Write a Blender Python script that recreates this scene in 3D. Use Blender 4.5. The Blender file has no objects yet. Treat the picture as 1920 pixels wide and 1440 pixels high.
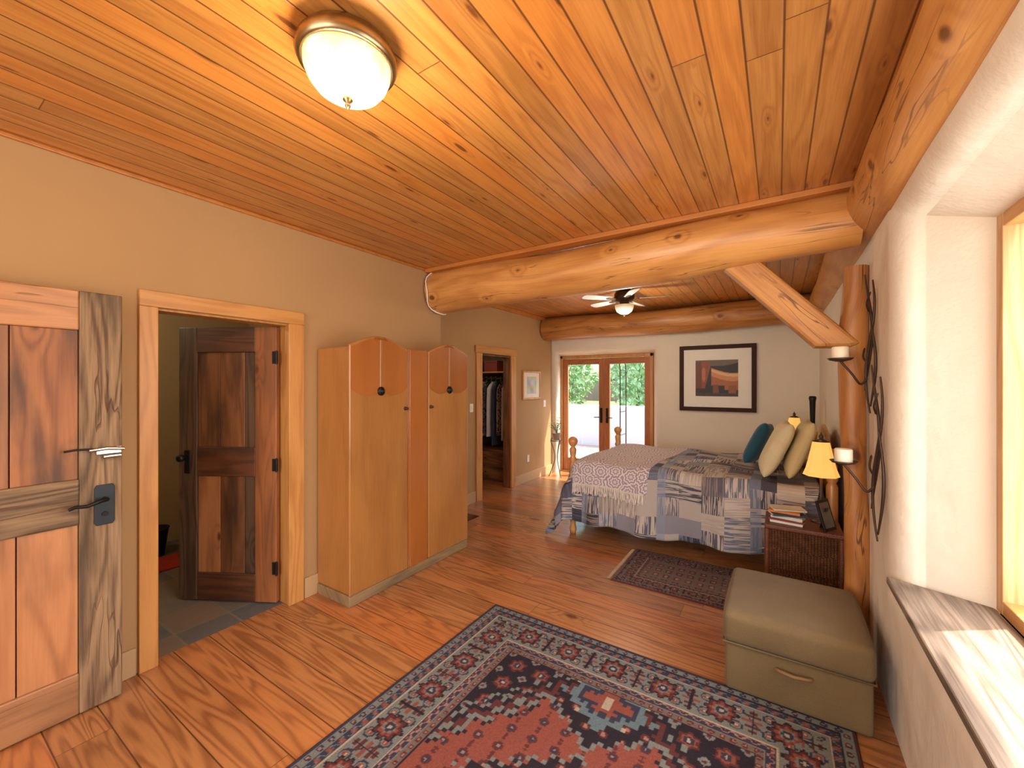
import bpy, math, random
import numpy as np
from mathutils import Vector, Matrix, Euler
random.seed(7); rng=np.random.default_rng(5)
S=bpy.context.scene; COL=S.collection
S.view_settings.view_transform='Standard'
def lin(h,a=1):
    h=h.lstrip('#'); c=[int(h[i:i+2],16)/255 for i in (0,2,4)]
    return tuple([(x/12.92 if x<=.04045 else ((x+.055)/1.055)**2.4) for x in c]+[a])
# ---------------------------------------------------------------- nodes
class NT:
    def __init__(s,name,rough=.6,metal=0,spec=.5):
        s.m=bpy.data.materials.new(name); s.m.use_nodes=True; s.t=s.m.node_tree
        s.b=s.t.nodes['Principled BSDF']; s.b.inputs['Roughness'].default_value=rough
        s.b.inputs['Metallic'].default_value=metal; s.b.inputs['Specular IOR Level'].default_value=spec
    def n(s,ty,**k):
        x=s.t.nodes.new(ty)
        for a,b in k.items(): setattr(x,a,b)
        return x
    def put(s,sock,v):
        if v is None: return
        if isinstance(v,bpy.types.NodeSocket): s.t.links.new(v,sock)
        else: sock.default_value=v
    def M(s,op,a,b=None,c=None,clamp=False):
        x=s.n('ShaderNodeMath',operation=op,use_clamp=clamp)
        s.put(x.inputs[0],a); s.put(x.inputs[1],b); s.put(x.inputs[2],c); return x.outputs[0]
    def mix(s,f,a,b,bt='MIX'):
        x=s.n('ShaderNodeMix',data_type='RGBA',blend_type=bt)
        s.put(x.inputs[0],f); s.put(x.inputs[6],a); s.put(x.inputs[7],b); return x.outputs[2]
    def vec(s,a,b,c=0.0):
        x=s.n('ShaderNodeCombineXYZ'); s.put(x.inputs[0],a); s.put(x.inputs[1],b); s.put(x.inputs[2],c); return x.outputs[0]
    def noise(s,v,scale=1,detail=2,dist=0,rough=.5):
        x=s.n('ShaderNodeTexNoise'); s.put(x.inputs['Vector'],v); x.inputs['Scale'].default_value=scale
        x.inputs['Detail'].default_value=detail; x.inputs['Distortion'].default_value=dist; x.inputs['Roughness'].default_value=rough
        return x.outputs[0]
    def wn(s,v):
        x=s.n('ShaderNodeTexWhiteNoise',noise_dimensions='3D'); s.put(x.inputs['Vector'],v); return x.outputs[0],x.outputs[1]
    def ramp(s,f,stops,const=False):
        x=s.n('ShaderNodeValToRGB'); s.put(x.inputs[0],f); e=x.color_ramp.elements
        if const: x.color_ramp.interpolation='CONSTANT'
        while len(e)<len(stops): e.new(.5)
        for i,(p,c) in enumerate(stops): e[i].position=p; e[i].color=c
        return x.outputs[0]
    def mr(s,v,a,b,c,d):
        x=s.n('ShaderNodeMapRange'); s.put(x.inputs[0],v)
        for i,q in enumerate((a,b,c,d)): x.inputs[i+1].default_value=q
        return x.outputs[0]
    def sep(s,v):
        x=s.n('ShaderNodeSeparateXYZ'); s.put(x.inputs[0],v); return x.outputs
    def obj(s): return s.n('ShaderNodeTexCoord').outputs['Object']
    def uv(s): return s.n('ShaderNodeTexCoord').outputs['UV']
    def bump(s,h,st=.3,d=.01):
        x=s.n('ShaderNodeBump'); x.inputs['Strength'].default_value=st; x.inputs['Distance'].default_value=d
        s.put(x.inputs['Height'],h); s.t.links.new(x.outputs[0],s.b.inputs['Normal'])
    def base(s,c): s.put(s.b.inputs['Base Color'],c); return s.m
def plain(name,c,rough=.6,metal=0,var=.12,sc=6,bump=0,emit=0,ec=None,spec=.5,sheen=0):
    k=NT(name,rough,metal,spec); o=k.obj(); f=k.noise(o,sc,4)
    c=lin(c); d=tuple([x*(1-var*1.6) for x in c[:3]]+[1]); l=tuple([min(1,x*(1+var)) for x in c[:3]]+[1])
    k.base(k.mix(f,d,l))
    if bump: k.bump(k.noise(o,sc*3,5),bump,.01)
    if emit:
        k.b.inputs['Emission Color'].default_value=lin(ec) if ec else c; k.b.inputs['Emission Strength'].default_value=emit
    if sheen: k.b.inputs['Sheen Weight'].default_value=sheen
    return k.m
def wood(name,light,dark,axis=0,vaxis=None,uv=False,plank=None,rough=.45,ring=.5,K=9,su=.7,sv=7,fine=.35,
         knots=0,kcol='#4a2410',var=.25,groove=.004,gcol='#2a1408',weather=0,tint=None,kx=1.6,ky=3.5,coat=0,bump=.25,krad=.11,wcol='#3a2c24',checks=0):
    k=NT(name,rough); co=k.sep(k.uv() if uv else k.obj())
    if uv: u,v=co[0],co[1]
    else:
        u=co[axis]; oth=[i for i in range(3) if i!=axis]
        v=co[vaxis] if vaxis is not None else k.M('MULTIPLY_ADD',co[oth[1]],.83,co[oth[0]])
    gm=None
    if plank:
        w,L=plank; vw=k.M('DIVIDE',v,w); row=k.M('FLOOR',vw); rr,_=k.wn(k.vec(row,3.3,1.7))
        u2=k.M('MULTIPLY_ADD',rr,L*7.3,u); ul=k.M('DIVIDE',u2,L); seg=k.M('FLOOR',ul)
        r1,_=k.wn(k.vec(row,seg,9.1))
        fr=k.M('SUBTRACT',vw,row); fm=k.M('MULTIPLY',k.M('MINIMUM',fr,k.M('SUBTRACT',1.0,fr)),w)
        fu=k.M('SUBTRACT',ul,seg); fum=k.M('MULTIPLY',k.M('MINIMUM',fu,k.M('SUBTRACT',1.0,fu)),L*1.8)
        gm=k.mr(k.M('MINIMUM',fm,fum),groove*.4,groove,1,0)
        uu=k.M('MULTIPLY_ADD',r1,29.0,u2); vv=k.M('MULTIPLY_ADD',r1,13.0,v)
    else:
        r1=k.n('ShaderNodeObjectInfo').outputs['Random']
        uu=k.M('MULTIPLY_ADD',r1,31.0,u); vv=k.M('MULTIPLY_ADD',r1,17.0,v)
    low=k.noise(k.vec(k.M('MULTIPLY',uu,su),k.M('MULTIPLY',vv,sv),r1),1,1.5,.3)
    kf=None; km=None
    if knots:
        vo=k.n('ShaderNodeTexVoronoi',voronoi_dimensions='2D'); vo.inputs['Scale'].default_value=1
        wob=k.noise(k.vec(k.M('MULTIPLY',uu,14.),k.M('MULTIPLY',vv,30.)),1,2)
        k.put(vo.inputs['Vector'],k.vec(k.M('MULTIPLY_ADD',wob,.04,k.M('MULTIPLY',uu,kx)),k.M('MULTIPLY',vv,ky),0.0))
        cr=k.sep(vo.outputs['Color'])[0]
        rad=k.mr(cr,1-knots,1,krad*.35,krad); on=k.M('GREATER_THAN',cr,1-knots)
        dd=k.M('SUBTRACT',vo.outputs['Distance'],rad)
        km=k.M('MULTIPLY',k.mr(dd,-krad*.3,krad*.25,1,0),on)
        kf=k.M('MULTIPLY',on,k.mr(vo.outputs['Distance'],0,krad*3.2,1,0)); kf=k.M('POWER',kf,1.5)
        low=k.M('MULTIPLY_ADD',kf,.35,low)
    rg=k.M('MULTIPLY_ADD',k.M('SINE',k.M('MULTIPLY',low,K*6.283)),.5,.5); rg=k.M('POWER',rg,1.8)
    fn=k.noise(k.vec(k.M('MULTIPLY',uu,5.0),k.M('MULTIPLY',vv,130.0),r1),1,3)
    f=k.M('MULTIPLY_ADD',rg,ring,k.M('MULTIPLY',k.M('SUBTRACT',fn,.35),fine*1.6),clamp=True)
    big=k.noise(k.vec(k.M('MULTIPLY',uu,1.3),k.M('MULTIPLY',vv,3.0),4.0),1,3)
    f=k.M('ADD',f,k.M('MULTIPLY',k.M('SUBTRACT',big,.5),.9),clamp=True)
    c=k.mix(f,lin(light),lin(dark))
    if tint: c=k.mix(k.mr(r1,.4,1,0,.9),c,k.mix(f,lin(tint),lin(dark)))
    br=k.mr(r1,0,1,1-var,1+var*.35); cb=k.n('ShaderNodeCombineColor')
    for i in range(3): k.put(cb.inputs[i],br)
    c=k.mix(1.0,c,cb.outputs[0],'MULTIPLY')
    if weather:
        wz=k.noise(k.vec(k.M('MULTIPLY',uu,1.5),k.M('MULTIPLY',vv,9.0),2.0),1,4)
        c=k.mix(k.mr(wz,.48,.66,0,weather),c,lin(wcol))
    if km is not None:
        c=k.mix(k.M('MULTIPLY',kf,.35),c,lin(dark)); c=k.mix(k.M('MULTIPLY',km,.8),c,lin(kcol))
    ck=None
    if checks:
        cn=k.noise(k.vec(k.M('MULTIPLY',uu,.7),k.M('MULTIPLY',vv,9.0),8.0),1,3)
        mk=k.noise(k.vec(k.M('MULTIPLY',uu,.9),k.M('MULTIPLY',vv,2.0),3.0),1,1)
        ck=k.M('MULTIPLY',k.mr(k.M('ABSOLUTE',k.M('SUBTRACT',cn,.5)),.002,.007,1,0),k.mr(mk,.5,.56,0,1))
        c=k.mix(k.M('MULTIPLY',ck,checks),c,lin('#4a2814'))
    if gm is not None: c=k.mix(k.M('MULTIPLY',gm,.85),c,lin(gcol))
    k.base(c)
    h=k.M('MULTIPLY_ADD',f,-.3,1.0)
    if gm is not None: h=k.M('SUBTRACT',h,gm)
    if ck is not None: h=k.M('SUBTRACT',h,k.M('MULTIPLY',ck,1.5))
    k.bump(h,bump,.006)
    if coat: k.b.inputs['Coat Weight'].default_value=coat; k.b.inputs['Coat Roughness'].default_value=.22
    return k.m
# ---------------------------------------------------------------- mesh builder
WO={}
class MB:
    def __init__(s): s.v=[]; s.f=[]; s.mi=[]; s.uv=[]; s.sm=[]
    def add(s,vs,fs,m=0,uv=None,smooth=False):
        o=len(s.v); s.v+= [tuple(p) for p in vs]; s.uv += (list(uv) if uv is not None else [(0,0)]*len(vs))
        for f in fs: s.f.append([i+o for i in f]); s.mi.append(m); s.sm.append(smooth)
        return s
    def box(s,a,b,m=0,M=None):
        x0,x1=sorted((a[0],b[0]));y0,y1=sorted((a[1],b[1]));z0,z1=sorted((a[2],b[2]))
        p=[(x0,y0,z0),(x1,y0,z0),(x1,y1,z0),(x0,y1,z0),(x0,y0,z1),(x1,y0,z1),(x1,y1,z1),(x0,y1,z1)]
        if M is not None: p=[tuple(M@Vector(q)) for q in p]
        return s.add(p,[(3,2,1,0),(4,5,6,7),(0,1,5,4),(1,2,6,5),(2,3,7,6),(3,0,4,7)],m)
    def prism(s,poly,e,m=0,smooth=False):
        n=len(poly); e=Vector(e); p=[Vector(q) for q in poly]
        return s.add([tuple(q) for q in p]+[tuple(q+e) for q in p],[list(range(n))[::-1],list(range(n,2*n))]+[(i,(i+1)%n,n+(i+1)%n,n+i) for i in range(n)],m,smooth=smooth)
    def tube(s,pts,rad,seg=10,m=0,cap=True,ends=True,flat=1.0,noise=0,up=None):
        pts=[Vector(p) for p in pts]; n=len(pts)
        if not hasattr(rad,'__len__'): rad=[rad]*n
        T=[(pts[min(i+1,n-1)]-pts[max(i-1,0)]).normalized() for i in range(n)]
        a=Vector(up) if up else (Vector((0,0,1)) if abs(T[0].z)<.9 else Vector((1,0,0)))
        N0=(a-T[0]*a.dot(T[0])).normalized(); vs=[];uv=[];L=0
        for i in range(n):
            if i: L+=(pts[i]-pts[i-1]).length
            N0=(N0-T[i]*N0.dot(T[i])).normalized(); B=T[i].cross(N0)
            for j in range(seg+1):
                an=2*math.pi*j/seg; r=rad[i]
                if noise: r*=1+noise*(math.sin(3*an+L*2.1)+math.sin(2*an-L*3.3+1)+.6*math.sin(5*an+L*7))/2
                vs.append(pts[i]+N0*math.cos(an)*r+B*math.sin(an)*r*flat); uv.append((L,an*rad[i]))
        fs=[]
        w=seg+1
        for i in range(n-1):
            for j in range(seg): fs.append((i*w+j,i*w+j+1,(i+1)*w+j+1,(i+1)*w+j))
        s.add(vs,fs,m,uv,True)
        if cap:
            for i,fl in ((0,0),(n-1,1)):
                ring=vs[i*w:i*w+seg]; idx=list(range(seg)); s.add(ring,[idx if fl else idx[::-1]],m,[(p.y*.3,p.z*.3) for p in ring])
        return s
    def lathe(s,prof,c=(0,0,0),seg=28,m=0,M=None,smooth=True,sx=1,sy=1):
        vs=[];uv=[]
        for r,z in prof:
            for j in range(seg):
                a=2*math.pi*j/seg; p=Vector((c[0]+r*math.cos(a)*sx,c[1]+r*math.sin(a)*sy,c[2]+z))
                if M is not None: p=M@p
                vs.append(p); uv.append((z,a*.1))
        fs=[]
        for i in range(len(prof)-1):
            for j in range(seg): fs.append((i*seg+j,i*seg+(j+1)%seg,(i+1)*seg+(j+1)%seg,(i+1)*seg+j))
        if prof[0][0]>1e-4: fs.append(list(range(seg))[::-1])
        if prof[-1][0]>1e-4: fs.append([(len(prof)-1)*seg+j for j in range(seg)])
        return s.add(vs,fs,m,uv,smooth)
    def sphere(s,c,r,m=0,seg=16,rings=10,sz=1):
        return s.lathe([(max(r*math.sin(math.pi*i/rings),1e-5),-r*math.cos(math.pi*i/rings)*sz) for i in range(rings+1)],c,seg,m)
    def grid(s,nx,ny,fn,m=0,smooth=True,uvf=None):
        vs=[];uv=[]
        for j in range(ny+1):
            for i in range(nx+1):
                a,b=i/nx,j/ny; vs.append(fn(a,b)); uv.append(uvf(a,b) if uvf else (a,b))
        w=nx+1
        return s.add(vs,[(j*w+i,j*w+i+1,(j+1)*w+i+1,(j+1)*w+i) for j in range(ny) for i in range(nx)],m,uv,smooth)
    def obj(s,name,mats,parent=None,bevel=0,label=None,cat=None,kind=None,group=None,colors=None,solid=0,sub=0,loc=None,rot=None,seg=2):
        vs=np.array([tuple(p) for p in s.v],dtype=float)
        lo,hi=vs.min(0),vs.max(0)
        if loc is None: o=Vector(((lo[0]+hi[0])/2,(lo[1]+hi[1])/2,lo[2])); 
        else: o=Vector((0,0,0))
        me=bpy.data.meshes.new(name); me.from_pydata([tuple(p) for p in vs-np.array(o)],[],s.f)
        for m_ in (mats if isinstance(mats,(list,tuple)) else [mats]): me.materials.append(m_)
        me.polygons.foreach_set('material_index',s.mi); me.polygons.foreach_set('use_smooth',s.sm)
        ul=me.uv_layers.new(name='UVMap'); li=np.empty(len(me.loops),dtype=np.int32); me.loops.foreach_get('vertex_index',li)
        ul.data.foreach_set('uv',np.array(s.uv,dtype=np.float32)[li].ravel())
        if colors is not None:
            ca=me.color_attributes.new('Col','FLOAT_COLOR','POINT'); ca.data.foreach_set('color',np.asarray(colors,dtype=np.float32).ravel())
        me.update()
        ob=bpy.data.objects.new(name,me); COL.objects.link(ob)
        if loc is not None:
            ob.location=loc
            if rot: ob.rotation_euler=rot
            WO[ob.name]=Vector((0,0,0))
        elif parent is not None:
            ob.parent=parent; ob.location=o-WO[parent.name]; WO[ob.name]=o
        else: ob.location=o; WO[ob.name]=o
        if parent is not None and loc is not None: ob.parent=parent
        if solid: md=ob.modifiers.new('Solid','SOLIDIFY'); md.thickness=solid
        if bevel: md=ob.modifiers.new('Bevel','BEVEL'); md.width=bevel; md.segments=seg; md.limit_method='ANGLE'; md.angle_limit=math.radians(50)
        if sub: md=ob.modifiers.new('Sub','SUBSURF'); md.levels=sub; md.render_levels=sub
        tag(ob,label,cat,kind,group); return ob
def tag(ob,label=None,cat=None,kind=None,group=None):
    if label: ob['label']=label
    if cat: ob['category']=cat
    if kind: ob['kind']=kind
    if group: ob['group']=group
def thing(name,loc,label=None,cat=None,kind=None,rot=None,group=None):
    e=bpy.data.objects.new(name,None); e.empty_display_size=.1; COL.objects.link(e); e.location=loc
    WO[e.name]=Vector(loc)
    if rot is not None: e.rotation_euler=(0,0,rot); WO[e.name]=Vector((0,0,0))
    tag(e,label,cat,kind,group); return e
def arc(c,r,a0,a1,n,ax='xz'):
    out=[]
    for i in range(n+1):
        a=math.radians(a0+(a1-a0)*i/n); q=[c[0],c[1],c[2]]
        q['xyz'.index(ax[0])]+=r*math.cos(a); q['xyz'.index(ax[1])]+=r*math.sin(a); out.append(tuple(q))
    return out
# ---------------------------------------------------------------- materials
M_ceil=wood('ceiling_pine','#d3924a','#9c5a24',axis=1,vaxis=0,plank=(.114,9.0),rough=.34,ring=.35,K=6,knots=.30,kcol='#552610',var=.32,groove=.005,gcol='#4c240c',sv=9,kx=2.4,ky=10,coat=.3,krad=.11,fine=.55,tint='#c27a34')
M_floor=wood('floor_fir','#c48852','#864e2a',axis=0,vaxis=1,plank=(.185,2.8),rough=.28,ring=.6,K=11,sv=8,knots=.05,var=.3,groove=.004,gcol='#3e2212',coat=.45,fine=.35,tint='#b8703c')
M_log=wood('peeled_log','#d89c56','#a8662c',uv=True,rough=.42,ring=.4,K=5,sv=3.5,knots=.5,kcol='#4a220f',kx=2.5,ky=3.6,fine=.5,var=.08,coat=.15,krad=.085,weather=.22,wcol='#8a4e24',checks=.7)
M_logd=wood('peeled_log_dark','#c88a4a','#965824',uv=True,rough=.45,ring=.45,K=5,sv=3.5,knots=.35,kx=1.9,ky=3.2,fine=.55,var=.08,krad=.075,weather=.3,wcol='#7a4520',checks=.8)
def casing(ax): return wood('honey_fir_%d'%ax,'#cb9250','#a2662e',axis=ax,rough=.42,ring=.38,K=7,fine=.4,knots=.1,var=.1,krad=.08)
C0,C1,C2=casing(0),casing(1),casing(2)
M_brace=wood('brace_pine','#cf9450','#9e602a',axis=0,rough=.45,ring=.4,K=6,fine=.5,knots=.3,kx=2.,ky=3.5,krad=.07,var=.08,checks=.8)
M_pale=wood('pale_window_fir','#dcab74','#b27c48',axis=2,rough=.45,ring=.5,K=9,fine=.5,var=.08)
M_ctrim=wood('ceiling_trim_pine','#c07a38','#964f1c',axis=0,rough=.4,ring=.3,K=5,var=.08)
def recl(ax): return wood('reclaimed_board_%d'%ax,'#a0663a','#66381e',axis=ax,rough=.55,ring=.5,K=6,knots=.25,kcol='#24140c',var=.3,weather=.8,kx=1.5,ky=5,krad=.09)
R0,R1,R2=recl(0),recl(1),recl(2)
def panelw(ax): return wood('red_fir_board_%d'%ax,'#ba7e50','#86502c',axis=ax,rough=.5,ring=.35,K=6,knots=.3,kcol='#2a180f',var=.3,weather=.45,wcol='#55361f',kx=1.8,ky=5,krad=.08)
P2=panelw(2)
B2=wood('barn_panel','#94603a','#5a361f',axis=2,rough=.5,ring=.4,K=6,knots=.25,kcol='#20120a',var=.35,weather=.75,wcol='#2e221a',kx=1.6,ky=5,krad=.08)
def grey(ax): return wood('weathered_board_%d'%ax,'#a48460','#5c422a',axis=ax,rough=.7,ring=.6,K=10,knots=.2,var=.15,weather=.7,fine=.8,bump=.7,wcol='#403020',checks=.6)
G0,G1,G2=grey(0),grey(1),grey(2)
M_sill=wood('sill_board','#9a8876','#56483c',axis=1,rough=.5,ring=.6,K=10,knots=.05,var=.1,fine=.7)
M_ven=wood('walnut_veneer','#b0783e','#8a5426',axis=2,rough=.28,ring=.3,K=3,fine=.45,var=.12,coat=.4,sv=4,bump=.03)
M_ven2=wood('amber_veneer','#a5622a','#7c4216',axis=2,rough=.25,ring=.2,K=3,fine=.25,var=.08,coat=.5,sv=4,bump=.03)
M_plinth=wood('worn_plinth','#987e58','#52402e',axis=1,rough=.6,ring=.3,fine=.6,var=.1,weather=.4)
M_bedw=wood('turned_pine','#cc9252','#966032',axis=2,rough=.35,ring=.3,K=5,var=.1,coat=.3)
def plaster(name,c,var=.06,b=.35,rough=.85):
    k=NT(name,rough); o=k.obj(); f=k.noise(o,1.3,3); cc=lin(c)
    k.base(k.mix(f,tuple([x*(1-var*2) for x in cc[:3]]+[1]),tuple([min(1,x*(1+var)) for x in cc[:3]]+[1])))
    k.bump(k.M('ADD',k.noise(o,3.5,2),k.M('MULTIPLY',k.noise(o,40,3),.12)),b,.03); return k.m
M_tan=plaster('tan_paint','#b08a5c',b=.05)
M_base=plaster('tan_trim_paint','#bc9a6e',b=.03,rough=.5)
M_plas=plaster('cream_plaster','#e4d8c4',b=.8)
M_bathw=plaster('bath_plaster','#bea87c',b=.2)
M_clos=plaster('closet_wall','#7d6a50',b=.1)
M_stucco=plaster('stucco','#e0e4e6',b=.5)
M_black=plain('black_iron','#24211f',.45,.6,bump=.15)
M_iron=plain('bronze_iron','#4a382c',.45,.5,bump=.1)
M_nick=plain('brushed_nickel','#a08c68',.3,1)
M_chrome=plain('chrome','#c8c8c4',.2,1)
M_white=plain('white_plastic','#ece6da',.4,var=.03)
M_candle=plain('candle_wax','#f2e4c8',.5,var=.04)
def glass(name,tint='#ffffff',ref=.08,rough=.02):
    k=NT(name); t=k.n('ShaderNodeBsdfTransparent'); t.inputs[0].default_value=lin(tint); g=k.n('ShaderNodeBsdfGlossy'); g.inputs['Roughness'].default_value=rough
    nz=k.noise(k.obj(),2,1); mx=k.n('ShaderNodeMixShader'); k.put(mx.inputs[0],k.mr(nz,0,1,ref*.8,ref*1.2))
    k.t.links.new(t.outputs[0],mx.inputs[1]); k.t.links.new(g.outputs[0],mx.inputs[2])
    k.t.links.new(mx.outputs[0],k.t.nodes['Material Output'].inputs[0]); return k.m
M_glass=glass('window_glass')
# slate
k=NT('slate_tile',.45); c=k.sep(k.obj()); w=.31
fx=k.M('DIVIDE',c[0],w); fy=k.M('DIVIDE',c[1],w); ix,iy=k.M('FLOOR',fx),k.M('FLOOR',fy); r,_=k.wn(k.vec(ix,iy,2))
dx=k.M('SUBTRACT',fx,ix); dy=k.M('SUBTRACT',fy,iy)
g=k.M('MINIMUM',k.M('MINIMUM',dx,k.M('SUBTRACT',1.,dx)),k.M('MINIMUM',dy,k.M('SUBTRACT',1.,dy)))
nz=k.noise(k.obj(),9,5,.5)
cc=k.ramp(k.M('ADD',k.M('MULTIPLY',r,.6),k.M('MULTIPLY',nz,.5)),[(0,lin('#3c4044')),(.4,lin('#5a5e60')),(.65,lin('#6f6a60')),(1,lin('#8c7358'))])
k.base(k.mix(k.mr(g,.015,.03,1,0),cc,lin('#7c766a'))); k.bump(nz,.4,.01); M_slate=k.m
# quilt
k=NT('patchwork_quilt',.9); u=k.sep(k.uv()); U,V=u[0],u[1]
bu=k.M('FLOOR',k.M('DIVIDE',U,.19)); off,_=k.wn(k.vec(bu,1.,5.)); V2=k.M('MULTIPLY_ADD',off,.3,V); bv=k.M('FLOOR',k.M('DIVIDE',V2,.16))
r,rc=k.wn(k.vec(bu,bv,3.)); r3=k.sep(rc)
pal=[lin(x) for x in ('#868389','#aea398','#5e5c68','#9a8e84','#6c7384','#b8ada0','#4c4a56','#887a70')]
A=k.ramp(r3[0],[(i/8,p) for i,p in enumerate(pal)],True)
B=k.ramp(r3[1],[(i/8,p) for i,p in enumerate([pal[6],pal[1],lin('#36343e'),pal[2],pal[5],pal[6],pal[0],lin('#c4b8ac')])],True)
su_=k.M('GREATER_THAN',k.noise(k.vec(k.M('MULTIPLY',U,85.),k.M('MULTIPLY',V,4.),r3[2]),1,1),.5)
sv_=k.M('GREATER_THAN',k.noise(k.vec(k.M('MULTIPLY',V,85.),k.M('MULTIPLY',U,4.),r3[2]),1,1),.5)
st=k.mix(k.M('GREATER_THAN',r3[2],.35),su_,sv_)
sf=k.M('MULTIPLY',k.sep(st)[0],k.M('GREATER_THAN',r,.2))
fv=k.M('FRACT',k.M('DIVIDE',U,.76)); band=k.M('LESS_THAN',fv,.1)
cc=k.mix(k.M('MULTIPLY',band,.6),k.mix(sf,A,B),lin('#858fa2'))
k.base(cc); k.bump(k.noise(k.vec(U,V),60,3),.3,.01); M_quilt=k.m
# throw
k=NT('lace_throw',.95); u=k.sep(k.uv()); vo=k.n('ShaderNodeTexVoronoi',voronoi_dimensions='2D'); vo.inputs['Scale'].default_value=7; vo.inputs['Randomness'].default_value=.6
uvv=k.vec(u[0],u[1]); k.put(vo.inputs['Vector'],uvv); d=vo.outputs['Distance']
dv=k.n('ShaderNodeVectorMath',operation='SUBTRACT'); k.put(dv.inputs[0],uvv); k.put(dv.inputs[1],vo.outputs['Position'])
sc2=k.sep(dv.outputs[0]); ang=k.M('ARCTAN2',sc2[1],sc2[0]); pet=k.M('MULTIPLY',k.M('SINE',k.M('MULTIPLY',ang,8.)),1.1)
rings=k.M('SINE',k.M('ADD',k.M('MULTIPLY',d,30.),pet))
k.base(k.mix(k.mr(rings,-.2,.3,0,1),lin('#9c8a92'),lin('#d6cac2'))); k.bump(k.noise(uvv,120,2),.4,.01); M_throw=k.m
k=NT('painted_fibre',.95,spec=.2); at=k.n('ShaderNodeAttribute',attribute_name='Col'); nz=k.noise(k.obj(),160,3)
k.base(k.mix(k.mr(nz,.3,.7,.3,0),at.outputs['Color'],lin('#3a3030'))); k.bump(nz,.5,.006); M_col=k.m
k=NT('print_ink',.5); at=k.n('ShaderNodeAttribute',attribute_name='Col'); k.base(at.outputs['Color']); M_print=k.m
# wicker
k=NT('dark_wicker',.5); c=k.sep(k.obj()); s1=k.M('ADD',c[0],c[1]); 
col_=k.M('FLOOR',k.M('DIVIDE',s1,.018)); row_=k.M('DIVIDE',c[2],.009)
alt=k.M('MULTIPLY',k.M('MODULO',k.M('ABSOLUTE',col_),2.),.5)
ws=k.M('ABSOLUTE',k.M('SINE',k.M('MULTIPLY',k.M('ADD',row_,alt),3.1416)))
wc=k.M('ABSOLUTE',k.M('SINE',k.M('MULTIPLY',k.M('DIVIDE',s1,.018),3.1416)))
wv=k.M('MULTIPLY',ws,k.M('POWER',wc,.5)); wn_=k.noise(k.obj(),25,3)
k.base(k.mix(k.M('MULTIPLY',wv,k.mr(wn_,.3,.7,.6,1.2)),lin('#1e0e08'),lin('#96623c'))); k.bump(wv,.9,.01); M_wick=k.m
M_wickrim=plain('wicker_rim','#6c3c22',.45,bump=.5,sc=30,var=.3)
k=NT('taupe_upholstery',.95,spec=.2); o=k.obj(); f=k.noise(o,5,4); g=k.noise(o,260,2)
k.base(k.mix(k.M('ADD',k.M('MULTIPLY',f,.6),k.M('MULTIPLY',g,.4)),lin('#5a482e'),lin('#84704e'))); k.bump(g,.5,.006); k.b.inputs['Sheen Weight'].default_value=.1; M_otto=k.m
# ---------------------------------------------------------------- SHELL
ZC=2.75; XL=-2.98; XF=-3.46; XR=.45; YF=6.7; YN=-2.4
MB().box((-3.04,YN-.1,-.1),(1.0,7.05,0)).box((-5.2,4.0,-.1),(-3.04,7.05,0)).obj('floor',M_floor,kind='structure',label='wide plank fir floor with a satin finish')
MB().box((-5.3,-.5,-.1),(-3.04,2.6,0)).obj('floor_bathroom',M_slate,kind='structure',label='multicoloured slate tile floor')
MB().box((-5.4,YN-.1,ZC),(1.1,7.1,ZC+.1)).obj('ceiling',M_ceil,kind='structure',label='tongue and groove knotty pine ceiling')
b=MB()
b.box((-3.10,YN,0),(XL,.87,ZC)).box((-3.10,.87,2.03),(XL,1.645,ZC)).box((-3.10,1.645,0),(XL,3.24,ZC))
b.box((-3.58,3.12,0),(-3.10,3.24,ZC)).box((-3.58,3.24,0),(XF,4.57,ZC)).box((-3.58,4.57,2.02),(XF,5.33,ZC)).box((-3.58,5.33,0),(XF,7.0,ZC))
b.obj('wall_left',M_tan,kind='structure',label='tan painted drywall')
def hole(outer,h0,h1,r,D,fn,n=10):
    rings=[(outer,0)]
    K=6
    for i in range(K+1):
        th=math.radians(90*i/K); e=r*(1-math.sin(th)); rings.append(((h0[0]-e,h0[1]+e,h0[2]-e,h0[3]+e),r*(1-math.cos(th))))
    rings.append((h1,D))
    vs=[]
    for (a,b_,c_,d_),dep in rings:
        L=[]
        for i in range(n): L.append((a+(b_-a)*i/n,c_))
        for i in range(n): L.append((b_,c_+(d_-c_)*i/n))
        for i in range(n): L.append((b_-(b_-a)*i/n,d_))
        for i in range(n): L.append((a,d_-(d_-c_)*i/n))
        vs+=[fn(p,q,dep) for p,q in L]
    m=MB(); w=4*n
    fs=[(k_*w+i,k_*w+(i+1)%w,(k_+1)*w+(i+1)%w,(k_+1)*w+i) for k_ in range(len(rings)-1) for i in range(w)]
    m.add(vs,fs); m.sm=[(i>=w) and (i<w*7) for i in range(len(fs))]; return m
hole((YN,7.0,0,ZC),(.45,2.58,.66,2.36),(.60,2.46,.66,2.27),.11,.30,lambda p,q,d:(XR+d,p,q)).obj('wall_right',M_plas,kind='structure',label='thick cream plaster wall with a rounded window reveal')
hole((-3.58,.6,-.05,ZC),(-3.36,-1.64,-.05,2.15),(-3.40,-1.72,-.05,2.105),.08,.26,lambda p,q,d:(p,YF+d,q)).obj('wall_far',M_plas,kind='structure',label='cream plaster wall with a rounded door reveal')
b=MB(); b.box((-3.1,YN-.12,0),(-2.2,YN,ZC)).box((-.2,YN-.12,0),(.6,YN,ZC)).box((-2.2,YN-.12,0),(-.2,YN,.8)).box((-2.2,YN-.12,2.2),(-.2,YN,ZC))
b.obj('wall_near',M_tan,kind='structure')
b=MB(); b.box((-5.2,-.5,0),(-3.10,-.4,ZC)).box((-5.2,2.4,0),(-3.10,2.5,ZC)).box((-5.3,-.5,0),(-5.2,2.5,ZC)); b.obj('wall_bathroom',M_bathw,kind='structure')
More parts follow.
